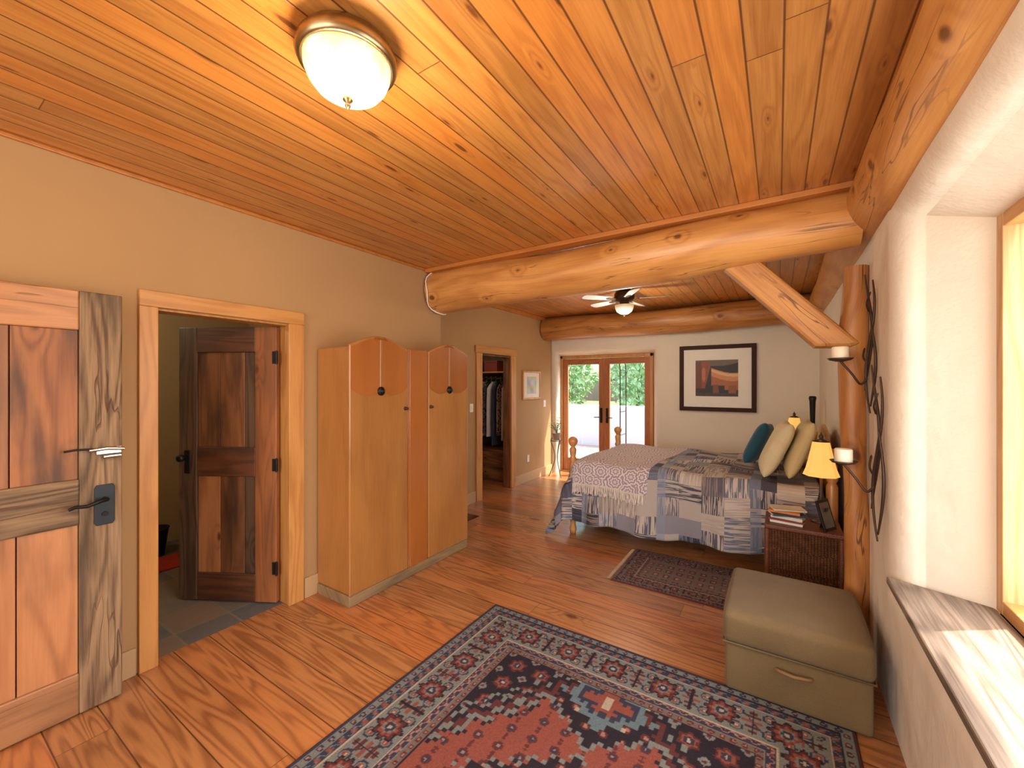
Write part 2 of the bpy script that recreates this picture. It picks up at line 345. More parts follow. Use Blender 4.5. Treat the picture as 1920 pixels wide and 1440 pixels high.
b=MB(); b.box((-5.0,4.1,0),(-3.58,4.2,ZC)).box((-5.0,6.3,0),(-3.58,6.4,ZC)).box((-5.1,4.1,0),(-5.0,6.4,ZC)); b.obj('wall_closet',M_clos,kind='structure')
# baseboards
b=MB(); b.box((XL,YN,0),(XL+.018,.79,.15)).box((XL,1.75,0),(XL+.018,3.24,.15)).box((XF,3.24,0),(XF+.018,4.44,.15)).box((XF,5.45,0),(XF+.018,6.69,.15))
b.obj('baseboard_left',M_base,kind='structure',bevel=.004,label='painted tan baseboard')
# casings
nt=[0]
def trim(mb,mat,bevel=.004,label=None):
    nt[0]+=1; return mb.obj('trim_%d'%nt[0],mat,kind='structure',bevel=bevel,label=label)
trim(MB().box((XL,.80,0),(XL+.025,.885,2.035)).box((XL,1.63,0),(XL+.025,1.742,2.035)),C2,label='honey fir door casing')
trim(MB().box((XL,.80,2.035),(XL+.027,1.742,2.125)),C1,label='honey fir head casing')
trim(MB().box((-3.11,.862,0),(XL,.882,2.03)).box((-3.11,1.633,0),(XL,1.653,2.03)).box((-3.11,.862,2.02),(XL,1.653,2.035)),C2)
trim(MB().box((XF,4.45,0),(XF+.025,4.58,2.03)).box((XF,5.32,0),(XF+.025,5.45,2.03)),C2,label='honey fir closet door casing')
trim(MB().box((XF,4.43,2.03),(XF+.03,5.47,2.13)),C1)
trim(MB().box((-3.59,4.56,0),(XF,4.585,2.02)).box((-3.59,5.315,0),(XF,5.34,2.02)).box((-3.59,4.56,2.0),(XF,5.34,2.03)),R2)
trim(MB().box((XF,3.42,ZC-.05),(XF+.05,6.6,ZC)),M_ctrim,label='pine ceiling trim strip')
trim(MB().box((-2.97,3.0,ZC-.035),(.36,3.12,ZC)),M_ctrim,label='pine ceiling trim strip above the log beam')
trim(MB().box((XL,YN,ZC-.02),(XL+.02,3.24,ZC)),M_ctrim)
# logs
def log(name,p0,p1,r0,r1,mat,label,n=26,wob=.012,nz=.035):
    p0,p1=Vector(p0),Vector(p1); pts=[];rad=[]
    for i in range(n+1):
        t=i/n; pts.append(p0.lerp(p1,t)+Vector((0,math.sin(t*5)*wob,math.sin(t*7+1)*wob))); rad.append(r0+(r1-r0)*t+.006*math.sin(t*11))
    return MB().tube(pts,rad,36,noise=nz,up=(0,0,1)).obj(name,mat,label=label,cat='log beam')
log('log_beam',(-2.96,3.19,2.53),(.40,3.16,2.56),.212,.17,M_log,'peeled honey pine log crossbeam with dark knots under plank ceiling',n=60)
log('log_beam',(-3.44,6.42,2.545),(.42,6.42,2.545),.19,.175,M_logd,'peeled log beam along the far wall above the french doors',n=60)
log('log_beam',(.53,YN+.02,2.66),(.49,6.65,2.60),.20,.17,M_log,'long peeled log running along top of plaster wall',n=120)
pts=[];
for i in range(23):
    a=math.radians(-110+i*13); pts.append((-2.93+.02*math.sin(i),3.19-.222*math.cos(a),2.54+.222*math.sin(a)))
MB().tube(pts,.006,8).obj('cord',M_white,label='white cord looped around end of the log beam',cat='cord')
# post + brace
b=MB(); zs=[i*.1 for i in range(24)]; 
pl=[Vector((.385+.012*math.sin(z*3.1),3.2,z)) for z in zs]; 
b.tube(pl,[.062+.005*math.sin(z*4.3)+.003*math.sin(z*11) for z in zs],14,noise=.08); b.obj('timber_post',M_logd,label='slim peeled log post against the plaster wall',cat='post')
p0=Vector((-.27,3.2,2.46)); p1=Vector((.345,3.2,1.78)); d=(p1-p0).normalized(); L=(p1-p0).length
b=MB(); pr=[(0.0,-.085),(L-.14,-.085),(L-.02,.035),(L,.085),(0.0,.085)]
b.prism([(x,-.08,z) for x,z in pr],(0,.16,0)); o=b.obj('timber_brace',M_brace,bevel=.02,label='squared diagonal pine brace between post and log beam',cat='brace',loc=(p0.x,p0.y,p0.z),rot=(0,math.atan2(-d.z,d.x),0))
# window right
w=thing('window_1',(.8,1.5,.69),kind='structure',label='wood framed window in deep plaster reveal')
y0,y1,z0,z1=.60,2.465,.69,2.275; fw=.055
for p_,q_ in (((.74,y0,z0),(.90,y0+fw,z1)),((.74,y1-fw,z0),(.90,y1,z1))): MB().box(p_,q_).obj('frame_stile',M_pale,w,bevel=.004)
for p_,q_ in (((.741,y0+fw,z1-fw),(.90,y1-fw,z1)),((.741,y0+fw,z0),(.90,y1-fw,z0+fw))): MB().box(p_,q_).obj('frame_rail',C1,w,bevel=.004)
MB().box((.80,1.50,z0+fw),(.88,1.57,z1-fw)).obj('mullion',M_pale,w,bevel=.004)
MB().box((.85,y0+fw,z0+fw),(.856,y1-fw,z1-fw)).obj('glass',M_glass,w)
b=MB(); b.prism([(.43,2.61,.655),(.74,2.475,.655),(.74,.585,.655),(.43,.42,.655)],(0,0,.035)); b.obj('trim_sill',M_sill,bevel=.006,kind='structure',label='weathered wood window sill')
trim(MB().box((.95,-2.6,2.8),(1.70,8.5,2.9)),C1)  # unseen roof overhang, added to cut the sun back to the sill
w=thing('added_rear_window',(-1.2,YN-.06,.8),kind='structure')  # unseen window added behind the camera for the room fill
MB().box((-2.2,YN-.1,.8),(-2.14,YN,2.2)).box((-.26,YN-.1,.8),(-.2,YN,2.2)).box((-1.23,YN-.1,.8),(-1.17,YN,2.2)).box((-2.2,YN-.1,.8),(-.2,YN,.86)).box((-2.2,YN-.1,2.14),(-.2,YN,2.2)).obj('frame',C2,w)
# ---------------------------------------------------------------- FRENCH DOORS
XA,XB=-3.40,-1.72
trim(MB().box((XA,6.92,0),(XA+.05,7.02,2.11)).box((XB-.05,6.92,0),(XB,7.02,2.11)).box((XA,6.92,2.06),(XB,7.02,2.11)).box((XA,6.90,-.01),(XB,7.05,.02)),C2,label='fir french door frame')
xm=(XA+XB)/2
M_fs=wood('red_fir_stile','#b47040','#804a26',axis=2,var=.1,ring=.3); M_fr=wood('red_fir_rail','#b47040','#804a26',axis=0,var=.1,ring=.3)
for i,(a,c) in enumerate(((XA+.05,xm-.003),(xm+.003,XB-.05))):
    dr=thing('door_%d'%(3+i),((a+c)/2,6.97,.02),kind='structure',label='glazed fir french door leaf')
    for p_,q_ in ((a,a+.095),(c-.095,c)): MB().box((p_,6.95,.025),(q_,6.99,2.055)).obj('stile',M_fs,dr,bevel=.004)
    for p_,q_ in ((1.95,2.055),(.025,.25)): MB().box((a+.095,6.95,p_),(c-.095,6.99,q_)).obj('rail',M_fr,dr,bevel=.004)
    MB().box((a+.095,6.967,.25),(c-.095,6.973,1.95)).obj('glass',M_glass,dr)
    hx=(c-.05) if i==0 else (a+.05); sg=-1 if i==0 else 1
    b=MB(); b.box((hx-.02,6.938,.92),(hx+.02,6.95,1.18)); b.tube([(hx,6.95,1.02),(hx,6.90,1.02),(hx+sg*.03,6.885,1.02),(hx+sg*.11,6.885,1.015)],.008); b.obj('handle',M_black,dr,label='black lever handle')
# ---------------------------------------------------------------- ENTRY DOOR
dr=thing('door_1',(-2.85,.22,.01),kind='structure',label='rustic reclaimed plank entry door standing open against wall')
xa,xb=-2.878,-2.832
MB().box((xa,.545,.01),(xb+.004,.70,2.05)).obj('stile',G2,dr,bevel=.006)
MB().box((xa,-.26,.01),(xb,-.10,2.05)).obj('stile',R2,dr,bevel=.006)
MB().box((xa,-.10,1.86),(xb,.545,2.05)).obj('rail',wood('top_rail_fir','#b87e4c','#83502c',axis=1,ring=.35,var=.1,knots=.1,krad=.08,checks=.5),dr,bevel=.006)
MB().box((xa,-.10,.92),(xb,.545,1.14)).obj('rail',G1,dr,bevel=.006)
MB().box((xa,-.10,.01),(xb,.545,.205)).obj('rail',wood('bottom_rail_fir','#a2724a','#6c462a',axis=1,ring=.4,var=.1,knots=.1,weather=.4,krad=.08,checks=.6),dr,bevel=.006)
for z0_,z1_ in ((1.14,1.86),(.205,.92)):
    yy=[-.10,.12,.33,.545] if z0_>1 else [-.10,.10,.35,.545]
    for j in range(3):
        MB().box((xa+.012,yy[j]+.002,z0_),(xb-.012,yy[j+1]-.002,z1_)).obj('panel_board',R2 if (j==2 and z0_>1) else P2,dr,bevel=.003)
b=MB(); b.prism([(xb+.004,.602,.90),(xb+.004,.662,.90),(xb+.004,.670,.915),(xb+.004,.670,1.085),(xb+.004,.662,1.10),(xb+.004,.602,1.10),(xb+.004,.594,1.085),(xb+.004,.594,.915)],(.008,0,0)); h=b.obj('handle',plain('slate_iron','#2c3236',.5,.4),dr,bevel=.003,label='black iron lever handle on a square plate')
MB().tube([(xb,.633,1.03),(xb+.045,.633,1.03),(xb+.06,.605,1.03),(xb+.06,.56,1.015),(xb+.056,.52,1.02),(xb+.05,.50,1.01)],[.011,.010,.010,.009,.008,.007],10).obj('lever',M_black,h)
MB().tube([(xb,.633,.955),(xb+.02,.633,.955)],.012,12).obj('lock_button',M_black,h)
b=MB(); b.box((xb,.60,1.25),(xb+.016,.695,1.285)).tube([(xb+.02,.575,1.275),(xb+.025,.64,1.28),(xb+.026,.70,1.272)],.009,8).tube([(xb+.02,.69,1.24),(xb+.02,.625,1.238)],.010,8); h=b.obj('latch',M_chrome,dr,bevel=.003,label='chrome security latch')
MB().tube([(xb+.02,.60,1.28),(xb+.02,.53,1.285),(xb+.018,.49,1.28)],.005,8).obj('latch_bar',M_black,h)
# ---------------------------------------------------------------- BATH DOOR (rotated)
dr=thing('door_2',(-3.07,1.612,.012),kind='structure',label='dark reclaimed plank bathroom door swung open over slate floor',rot=math.radians(208.6))
Wd=.755;T=.02;H=2.005
MB().box((0,-T,0),(.165,T,H)).obj('stile',wood('red_stile','#9c6034','#66391c',axis=2,ring=.35,knots=.25,var=.1,krad=.09,weather=.3),dr,bevel=.005)
dk=wood('dark_barn_2','#664c38','#2e231a',axis=2,ring=.5,knots=.2,weather=.55,var=.2); dk0=wood('dark_barn_0','#6a4028','#382014',axis=0,ring=.5,knots=.2,weather=.5,var=.2)
MB().box((Wd-.14,-T,0),(Wd,T,H)).obj('stile',dk,dr,bevel=.005)
for a,c in ((0,.20),(.91,1.125),(1.82,H)): MB().box((.165,-T,a),(Wd-.14,T-.002,c)).obj('rail',dk0,dr,bevel=.005)
for a,c in ((.20,.91),(1.125,1.82)):
    xs=[.165,.25,.44,Wd-.14]
    for j in range(3): MB().box((xs[j]+.002,-T+.012,a),(xs[j+1]-.002,T-.012,c)).obj('panel_board',[dk,B2,P2 if a<1 else B2][j],dr,bevel=.003)
b=MB(); b.box((Wd-.09,T,.93),(Wd-.05,T+.008,1.10)); h=b.obj('handle',M_black,dr,bevel=.003,label='black iron knob on plate')
MB().tube([(Wd-.07,T,1.05),(Wd-.07,T+.04,1.05),(Wd-.07,T+.05,1.05),(Wd-.07,T+.075,1.05),(Wd-.07,T+.08,1.05)],[.01,.01,.025,.025,.012],14).obj('knob',M_black,h)
for z in (.25,1.0,1.78):
    b=MB(); b.box((-.012,T,z-.045),(.03,T+.004,z+.045)).tube([(-.004,T+.006,z-.05),(-.004,T+.006,z+.05)],.007,10); b.obj('hinge',M_black,dr)
# bath contents
b=MB(); b.lathe([(.001,0),(.09,0),(.12,.24),(.128,.25),(.118,.25),(.09,.02)],(-4.9,1.42,0),24); o=b.obj('waste_basket',M_black,label='small black waste basket on slate floor',cat='basket')
b=MB(); b.grid(12,10,lambda a,c:(-4.75+a*.34,1.15+c*.42,.012+.012*math.sin(a*9)*math.sin(c*7)+.002)); b.obj('bath_mat',plain('red_cloth','#b4341e',.9,bump=.3),solid=.008,label='red bath mat on slate floor',cat='mat')
# ---------------------------------------------------------------- WARDROBE
wr=thing('wardrobe',(-2.77,2.51,0),'art deco honey veneer wardrobe with arched double doors','wardrobe')
xf=-2.565; xk=-2.975; Y0,Ya,Yb,Y3=1.843,2.399,2.633,3.18; zt=1.875
MB().box((xk,Y0+.01,.075),(xf-.022,Y3-.01,zt)).obj('body',M_ven,wr,bevel=.018,seg=3)
MB().box((xk,Y0+.004,0),(xf-.004,Y3-.004,.078)).obj('plinth',M_plinth,wr,bevel=.006)
def dpoly(a,c,arch):
    p=[(xf-.022,a,.08),(xf-.022,c,.08)]; n=24
    for i in range(n+1):
        t=i/n; y=c+(a-c)*t
        p.append((xf-.022,y,zt+.01+arch*math.sin(math.pi*t)**1.1))
    return p
for a,c,ks in ((Y0,Ya,Ya-.03),(Yb,Y3,Yb+.03)):
    d_=MB().prism(dpoly(a+.002,c-.002,.08),(.022,0,0)).obj('door',M_ven,wr,bevel=.008)
    n=40; up=[];lo=[]; ym=(a+c)/2
    for i in range(n+1):
        t=i/n; y=a+.012+(c-a-.024)*t
        up.append((xf,y,zt-.005+.08*math.sin(math.pi*t)**1.1)); 
        lo.append((xf,y,1.57-.045*abs(math.sin(2*math.pi*t))**.8-.02*math.sin(math.pi*t)))
    MB().prism(up+lo[::-1],(.0025,0,0)).obj('veneer_panel',M_ven2,d_)
    MB().box((xf+.002,ym-.010,1.56),(xf+.008,ym+.010,zt+.07)).obj('centre_strip',M_ven,d_,bevel=.003)
    My=Matrix.Translation((xf+.002,ym,1.545))@Matrix.Rotation(math.radians(90),4,'Y')
    MB().lathe([(.001,0),(.034,0),(.034,.008),(.026,.016),(.014,.018),(.014,.03),(.001,.032)],(0,0,0),24,M=My).obj('handle',M_black,d_,label='round dark bronze pull')
    My=Matrix.Translation((xf,ks,1.40))@Matrix.Rotation(math.radians(90),4,'Y')
    MB().lathe([(.001,0),(.016,0),(.014,.008),(.008,.015),(.012,.025),(.001,.03)],(0,0,0),16,M=My).obj('keyhole_knob',M_iron,d_)
    MB().tube([(xf+.004,ym-.06,zt+.062),(xf+.008,ym-.03,zt+.078),(xf+.01,ym,zt+.07),(xf+.008,ym+.03,zt+.078),(xf+.004,ym+.06,zt+.062)],.007,8).obj('carved_crest',M_ven2,d_)
MB().box((xf-.022,Ya+.002,.08),(xf-.004,Yb-.002,zt+.015)).box((xf-.006,Ya+.02,.08),(xf+.001,Yb-.02,zt+.01)).obj('centre_panel',M_ven2,wr,bevel=.004)
# ---------------------------------------------------------------- RUGS
def rugcolors(W,L,res,small=False):
    nx,ny=int(W/res),int(L/res); u,v=np.meshgrid(np.linspace(0,W,nx+1),np.linspace(0,L,ny+1))
    q=.007; uq=(np.floor(u/q)+.5)*q; vq=(np.floor(v/q)+.5)*q
    P={n:np.array(lin(h)[:3]) for n,h in dict(navy='#34384a',rust='#8a4c3e',gg='#787d78',beige='#b0a28c',pink='#a2766a',teal='#64787e',black='#26212a',maroon='#5c302e',tp='#74645a').items()}
    C=np.zeros(u.shape+(3,)); 
    def put(m,c): C[m]=P[c]
    k=.5 if small else 1
    du=np.minimum(uq,W-uq); dv=np.minimum(vq,L-vq); d=np.minimum(du,dv)/k; a=np.where(du<dv,vq,uq)/k
    x=(uq-W/2)/k; y=(vq-L/2)/k
    if small: x,y=y*1.0,x*1.0
    put(d>=0,'maroon'); put((d>.010),'navy'); put((d>.02),'gg' if not small else 'tp')
    fr=lambda z,p:(z/p)%1-.5
    g1=(d>.02)&(d<.06); put(g1&(np.hypot(fr(a,.055)*.055,d-.04)<.015),'navy'); put(g1&(np.hypot(fr(a,.055)*.055,d-.04)<.007),'pink')
    g2=(d>.066)&(d<.105); put((d>.06)&(d<.066),'black'); put(g2,'navy'); put(g2&(np.hypot(fr(a,.06)*.06,d-.085)<.014),'rust')
    put(g2&(np.abs(d-.085-.012*np.sin(2*np.pi*a/.06))<.003),'teal')
    put((d>.105)&(d<.112),'beige')
    mb=(d>.112)&(d<.30); put(mb,'gg' if not small else 'tp'); Q=d-.206; PP=.27; p=fr(a,PP)*PP; p2=fr(a+PP/2,PP)*PP
    # scrolling vine, curls, rosettes and palmettes
    put(mb&(np.abs(Q-.058*np.sin(2*np.pi*a/PP))<.0075),'navy')
    for sa,sq in ((.068,.055),(-.068,-.055),(.068,-.05),(-.068,.05)):
        rr=np.hypot(p-sa,Q-sq); put(mb&(rr<.030),'navy'); put(mb&(rr<.022),'gg'); put(mb&(rr<.014),'rust'); put(mb&(rr<.006),'beige')
    R_=np.hypot(p,Q*.95); th=np.arctan2(Q,p); pt_=1+.16*np.cos(8*th)
    put(mb&(R_<.070*pt_),'black'); put(mb&(R_<.060*pt_),'maroon'); put(mb&(R_<.046*pt_),'rust'); put(mb&(R_<.032*pt_),'gg'); put(mb&(R_<.024),'navy'); put(mb&(R_<.011),'beige')
    for c0,w0 in ((0,.042),(.035,.030),(-.035,.030),(.062,.018),(-.062,.018)):
        put(mb&(np.abs(Q-c0)<.009)&(np.abs(p2)<w0),'rust' if c0==0 else 'maroon')
    put(mb&(np.abs(p2)<.006)&(np.abs(Q)<.08),'black')
    put((d>.30)&(d<.307),'beige'); g3=(d>.307)&(d<.345); put(g3,'navy'); put(g3&(np.abs(d-.326-.010*np.sin(2*np.pi*a/.06))<.0045),'pink'); put(g3&(np.hypot(fr(a+.015,.06)*.06,d-.318)<.006),'rust')
    put((d>.345)&(d<.352),'gg'); g4=(d>.352)&(d<.385); put(g4,'tp'); put(g4&(np.hypot(fr(a,.045)*.045,d-.368)<.013),'maroon'); put(g4&(np.hypot(fr(a,.045)*.045,d-.368)<.006),'pink'); put((d>.385),'black')
    f=d>.392
    q2=.021; xs=(np.floor(x/q2)+.5)*q2; ys=(np.floor(y/q2)+.5)*q2
    put(f,'black' if not small else 'tp')
    gx,gy=fr(x,.15)*.15,fr(y,.15)*.15; g=np.hypot(gx,gy)*(1+.15*np.cos(6*np.arctan2(gy,gx))); put(f&(g<.046),'maroon'); put(f&(g<.034),'rust'); put(f&(g<.022),'navy'); put(f&(g<.009),'beige')
    gx,gy=fr(x+.075,.15)*.15,fr(y+.075,.15)*.15; put(f&(np.abs(gx)+np.abs(gy)<.028),'gg'); put(f&(np.abs(gx)+np.abs(gy)<.013),'maroon')
    hk=np.abs(xs)/.95+np.abs(ys)/1.36+.025*np.sign(np.sin(2*np.pi*(np.abs(xs)-np.abs(ys))/.17))
    if small:
        put(f&(hk<.95),'tp'); put(f&(hk<.95)&(hk>.88),'navy')
        gx,gy=fr(x+.07,.19)*.19,fr(y,.17)*.17; g=np.hypot(gx,gy)*(1+.25*np.cos(4*np.arctan2(gy,gx))); put(f&(g<.05),'navy'); put(f&(g<.03),'pink'); put(f&(g<.012),'beige')
        put(f&(np.abs(gx)<.006)&(np.abs(gy)<.075),'rust')
    else:
        put(f&(hk<1.05),'gg'); put(f&(hk<1.03),'black'); put(f&(hk<.99),'maroon'); put(f&(hk<.95),'gg'); put(f&(hk<.91),'black'); put(f&(hk<.89),'rust')
        Rr=f&(hk<.87)
        g2x,g2y=fr(x+.05,.11)*.11,fr(y,.11)*.11; gg_=np.hypot(g2x,g2y); put(Rr&(gg_<.024),'maroon'); put(Rr&(gg_<.015),'navy'); put(Rr&(gg_<.007),'pink')
        put(Rr&(np.abs(g2x)+np.abs(np.abs(g2y)-.045)<.012),'maroon')
        yy=fr(ys+.0,.66)*.66; mm=np.abs(xs)/.42+np.abs(yy)/.30+.05*np.sign(np.sin(2*np.pi*(np.abs(xs)-np.abs(yy))/.12)); iz=(hk<.95)&f
        put(iz&(mm<1.02),'gg'); put(iz&(mm<.97),'black')
        gx,gy=fr(x,.084)*.084,fr(y,.084)*.084; put(iz&(mm<.92)&(mm>.62)&(np.hypot(gx,gy)<.022),'maroon'); put(iz&(mm<.92)&(mm>.62)&(np.hypot(gx,gy)<.011),'pink')
        put(iz&(mm<.62),'beige'); put(iz&(mm<.595),'teal'); put(iz&(mm<.44),'navy'); put(iz&(mm<.29),'rust'); put(iz&(mm<.12),'beige')
    C*= (1+rng.normal(0,.06,u.shape))[...,None]
    return nx,ny,np.clip(C,0,1)
def rug(name,x0,y0,W,L,res,small,label,rz=0):
    nx,ny,C=rugcolors(W,L,res,small)
    xs,ys=np.meshgrid(np.linspace(0,W,nx+1),np.linspace(0,L,ny+1))
    edge=(xs<1e-6)|(xs>W-1e-6)|(ys<1e-6)|(ys>L-1e-6)
    zz=np.where(edge,.0005,.011)+.0008*np.sin(xs*9)*np.sin(ys*7)*(~edge)
    m=MB(); m.v=[tuple(p) for p in np.stack([xs+x0,ys+y0,zz],-1).reshape(-1,3)]; m.uv=[(0,0)]*len(m.v); w=nx+1
    m.f=[(j*w+i,j*w+i+1,(j+1)*w+i+1,(j+1)*w+i) for j in range(ny) for i in range(nx)]; m.mi=[0]*len(m.f); m.sm=[True]*len(m.f)
    col=np.ones((len(m.v),4)); col[:,:3]=C.reshape(-1,3)
    return m.obj(name,M_col,label=label,cat='rug',colors=col)
rug('area_rug',-1.72,-.45,2.02,2.90,.005,False,'persian style rug with grey green border and rust navy medallions')
rug('bedside_rug',-1.15,3.27,1.0,.74,.005,True,'small taupe and navy woven rug beside the bed')
b=MB()
for x in (-1.16,-.145):
    for i in range(70):
        y=3.29+i*.01; s_=-1 if x<-1 else 1; b.tube([(x,y,.008),(x+s_*.03,y+random.uniform(-.005,.005),.004)],.002,4,cap=False)
b.obj('fringe',plain('fringe_wool','#b09c80',.9),bpy.data.objects['bedside_rug'],kind='stuff')
# ---------------------------------------------------------------- OTTOMAN
ot=thing('storage_ottoman',(.06,2.73,.013),'taupe fabric storage ottoman with lift top against wall','ottoman')
def rbox(a,b_,puff,n=14,e=.05):
    m=MB(); cx=[(a[i]+b_[i])/2 for i in range(3)]; hx=[(b_[i]-a[i])/2 for i in range(3)]
    def pt(q):
        q=np.array(q,float); h=np.array(hx); inner=h-e; p=np.clip(q*h,-inner,inner); d_=q*h-p; l=np.linalg.norm(d_)
        if l>1e-9: p=p+d_/l*min(e,np.linalg.norm(d_)) if l<e else p+d_/l*e
        u_=1-np.abs(q)**2
        p=p+np.array([np.sign(q[0])*(abs(q[0])>.99)*u_[1]*u_[2]*puff,np.sign(q[1])*(abs(q[1])>.99)*u_[0]*u_[2]*puff,np.sign(q[2])*(abs(q[2])>.99)*(u_[0]*u_[1])**.7*puff])
        return tuple(p+np.array(cx))
    for ax in range(3):
        for sg in (-1,1):
            def fn(s,t,ax=ax,sg=sg):
                ed=lambda z:(math.sin((z-.5)*math.pi)) 
                q=[0,0,0]; q[ax]=sg; q[(ax+1)%3]=ed(s)*sg; q[(ax+2)%3]=ed(t); return pt(q)
            m.grid(n,n,fn)
    return m
oy=2.41
rbox((-.235,oy+.012,.013),(.36,3.05,.255),.004,e=.018,n=20).obj('body',M_otto,ot)
rbox((-.245,oy,.258),(.368,3.06,.415),.012,e=.03,n=24).obj('lid',M_otto,ot)
pp=[(-.243,oy+.002),(.366,oy+.002),(.366,3.058),(-.243,3.058),(-.243,oy+.002)]
MB().tube([(x,y,.262) for x,y in pp],.005,8).obj('piping',plain('piping_fabric','#6c5838',.9),ot)
hy=oy-.005
MB().tube([(-.01,hy,.20),(0,hy-.015,.205),(.06,hy-.02,.20),(.12,hy-.015,.205),(.13,hy,.20)],.009,10).obj('pull_handle',plain('tan_leather','#7c5c38',.5),ot,label='leather pull handle')
# ---------------------------------------------------------------- BED
bed=thing('bed',(-.75,4.85,0),'pine four poster style bed with ball finials and patchwork quilt','bed')
BX0,BX1,BY0,BY1,BT=-1.80,.30,4.12,5.58,.76
prof=lambda h:[(.001,0),(.03,0),(.038,.05),(.026,.10),(.034,.14),(.04,.3),(.04,h-.30),(.028,h-.27),(.042,h-.24),(.028,h-.21),(.036,h-.16),(.038,h-.13),(.022,h-.11),(.024,h-.10),(.045,h-.07),(.052,h-.045),(.045,h-.018),(.02,h),(.001,h+.003)]
for x,y,h in ((-1.86,4.10,1.03),(-1.86,5.58,1.01),(.36,4.16,1.08),(.36,5.58,1.08)):
    MB().lathe(prof(h),(x,y,0),24).obj('bed_post',M_bedw,bed)
b=MB(); n=20; P=[]
for i in range(n+1):
    t=i/n; P.append((.345,4.16+1.42*t,.95+.27*math.sin(math.pi*t)))
P=[(.345,5.58,.3)]+P[::-1]+[(.345,4.16,.3)]; b.prism(P,(.03,0,0)); b.obj('headboard',M_bedw,bed,bevel=.008)
MB().box((-1.875,4.12,.35),(-1.845,5.56,.62)).obj('footboard',M_bedw,bed,bevel=.008)
MB().box((-1.84,4.16,.24),(.34,4.19,.38)).obj('side_rail',M_bedw,bed,bevel=.005); MB().box((-1.84,5.52,.24),(.34,5.55,.38)).obj('side_rail',M_bedw,bed,bevel=.005)
rbox((BX0+.02,BY0+.05,.36),(BX1,BY1-.04,BT-.02),.01,e=.05).obj('mattress',plain('mattress_ticking','#e4dccb',.9),bed)
def drape(s,t,off=0,y0=BY0,y1=BY1,x0=BX0):
    a=max(0,x0-s); bn=max(0,y0-t); bf=max(0,t-y1); c_=max(bn,bf); x=max(s,x0); y=min(max(t,y0),y1)
    z=BT+.025*math.sin((s+1.8)*2.2)*math.sin((t-4.1)*2.1)+.012*math.sin(s*9+t*4)
    if a==0 and c_==0: return (x,y,z+off)
    l=(a**3+c_**3)**(1/3); hyp=math.hypot(a,c_); nx_,ny_=-a/hyp,(-bn if bn>0 else bf)/hyp; r=.075+off; q=r*math.pi/2
    if l<q: o_=r*math.sin(l/r); dn=r*(1-math.cos(l/r))-off
    else:
        e=l-q; ph=(s if c_>a else t); rip=.028*math.sin(ph*11+1.3*math.sin(ph*4))+.012*math.sin(ph*27)
        corner=min(a,c_)/max(a,c_); k_=e/.6
        o_=r+e*(.10+.28*corner)+rip*min(1,k_*1.3)*(1 if bn>0 or a>0 else .5); dn=r-off+e*.975
    return (x+nx_*o_,y+ny_*o_,max(z-dn,.035+.02*math.sin(s*14+t*13)))
s0,s1_,t0,t1_=BX0-.68,BX1-.02,BY0-.64,BY1+.5
MB().grid(150,130,lambda a,c:drape(s0+(s1_-s0)*a,t0+(t1_-t0)*c),uvf=lambda a,c:((s1_-s0)*a,(t1_-t0)*c)).obj('quilt',M_quilt,bed,solid=-.018,label='grey and taupe striped patchwork quilt')
th=thing('throw_blanket',(-1.45,4.85,BT),'cream and mauve floral lace throw blanket across the bed foot','blanket')
ts0=lambda c:-1.86; ts1=lambda c:-1.06+.16*c
a0,a1=BY0-.29,BY1+.28
MB().grid(60,110,lambda a,c:drape(ts0(c)+(ts1(c)-ts0(c))*a,a0+(a1-a0)*c,.022),uvf=lambda a,c:(.8*a,(a1-a0)*c)).obj('cloth',M_throw,th,solid=.008)
b=MB()
for i in range(150):
    s=-1.85+.77*i/149; p=Vector(drape(s,a0+.005,.03)); q=Vector(drape(s+random.uniform(-.012,.012),a0-.09+random.uniform(-.02,.01),.033)); b.tube([p,(p+q)/2+Vector((random.uniform(-.004,.004),0,0)),q],.0028,4,cap=False)
b.obj('fringe',plain('cream_fringe','#d8cabc',.9),th,kind='stuff')
def pillow(name,w,h,t,loc,rot,mat,label):
    m=MB()
    for sg in (1,-1):
        def fn(a,c,sg=sg):
            x=2*a-1;y=2*c-1; x_=math.sin(x*math.pi/2);y_=math.sin(y*math.pi/2)
            th_=(max(0,1-x_**4)*max(0,1-y_**4))**.45*t/2
            return (x_*w/2*(1-.06*(1-abs(y_))*abs(x_)**3),y_*h/2*(1-.06*(1-abs(x_))*abs(y_)**3),sg*th_)
        m.grid(20,20,fn if sg>0 else (lambda a,c,fn=fn:fn(1-a,c)))
    return m.obj(name,mat,label=label,cat='pillow',loc=loc,rot=rot)
M_cream=plain('cream_linen','#dccfa8',.9,bump=.2,sc=9); M_teal=plain('teal_velvet','#0f4a5e',.8,bump=.2,sheen=.2)
M_cream2=plain('straw_linen','#d2be8c',.9,bump=.2,sc=9); M_wp=plain('white_cotton','#e6dece',.9,bump=.15)
def prot(tilt,yaw,roll=0): # local z->-X, x->Y
    R=Matrix.Rotation(yaw,3,'Z')@Matrix.Rotation(tilt,3,'Y')@Matrix(((0,0,-1),(-1,0,0),(0,1,0)))@Matrix.Rotation(roll,3,'Z'); return R.to_euler()
rd=math.radians
pillow('throw_pillow',.44,.44,.14,(-.17,4.90,1.00),prot(rd(24),rd(-8),rd(6)),M_teal,'teal velvet throw pillow leaning on cream pillows')
pillow('throw_pillow',.48,.50,.14,(-.02,4.36,1.035),prot(rd(24),rd(4)),M_cream,'cream linen pillow leaning at the head of the bed')
pillow('throw_pillow',.50,.50,.13,(.15,4.40,1.045),prot(rd(20),rd(2)),M_cream2,'straw yellow linen pillow behind the cream pillow')
pillow('bed_pillow',.60,.44,.15,(.18,5.15,1.0),prot(rd(20),0),M_wp,'white cotton bed pillow propped against headboard')
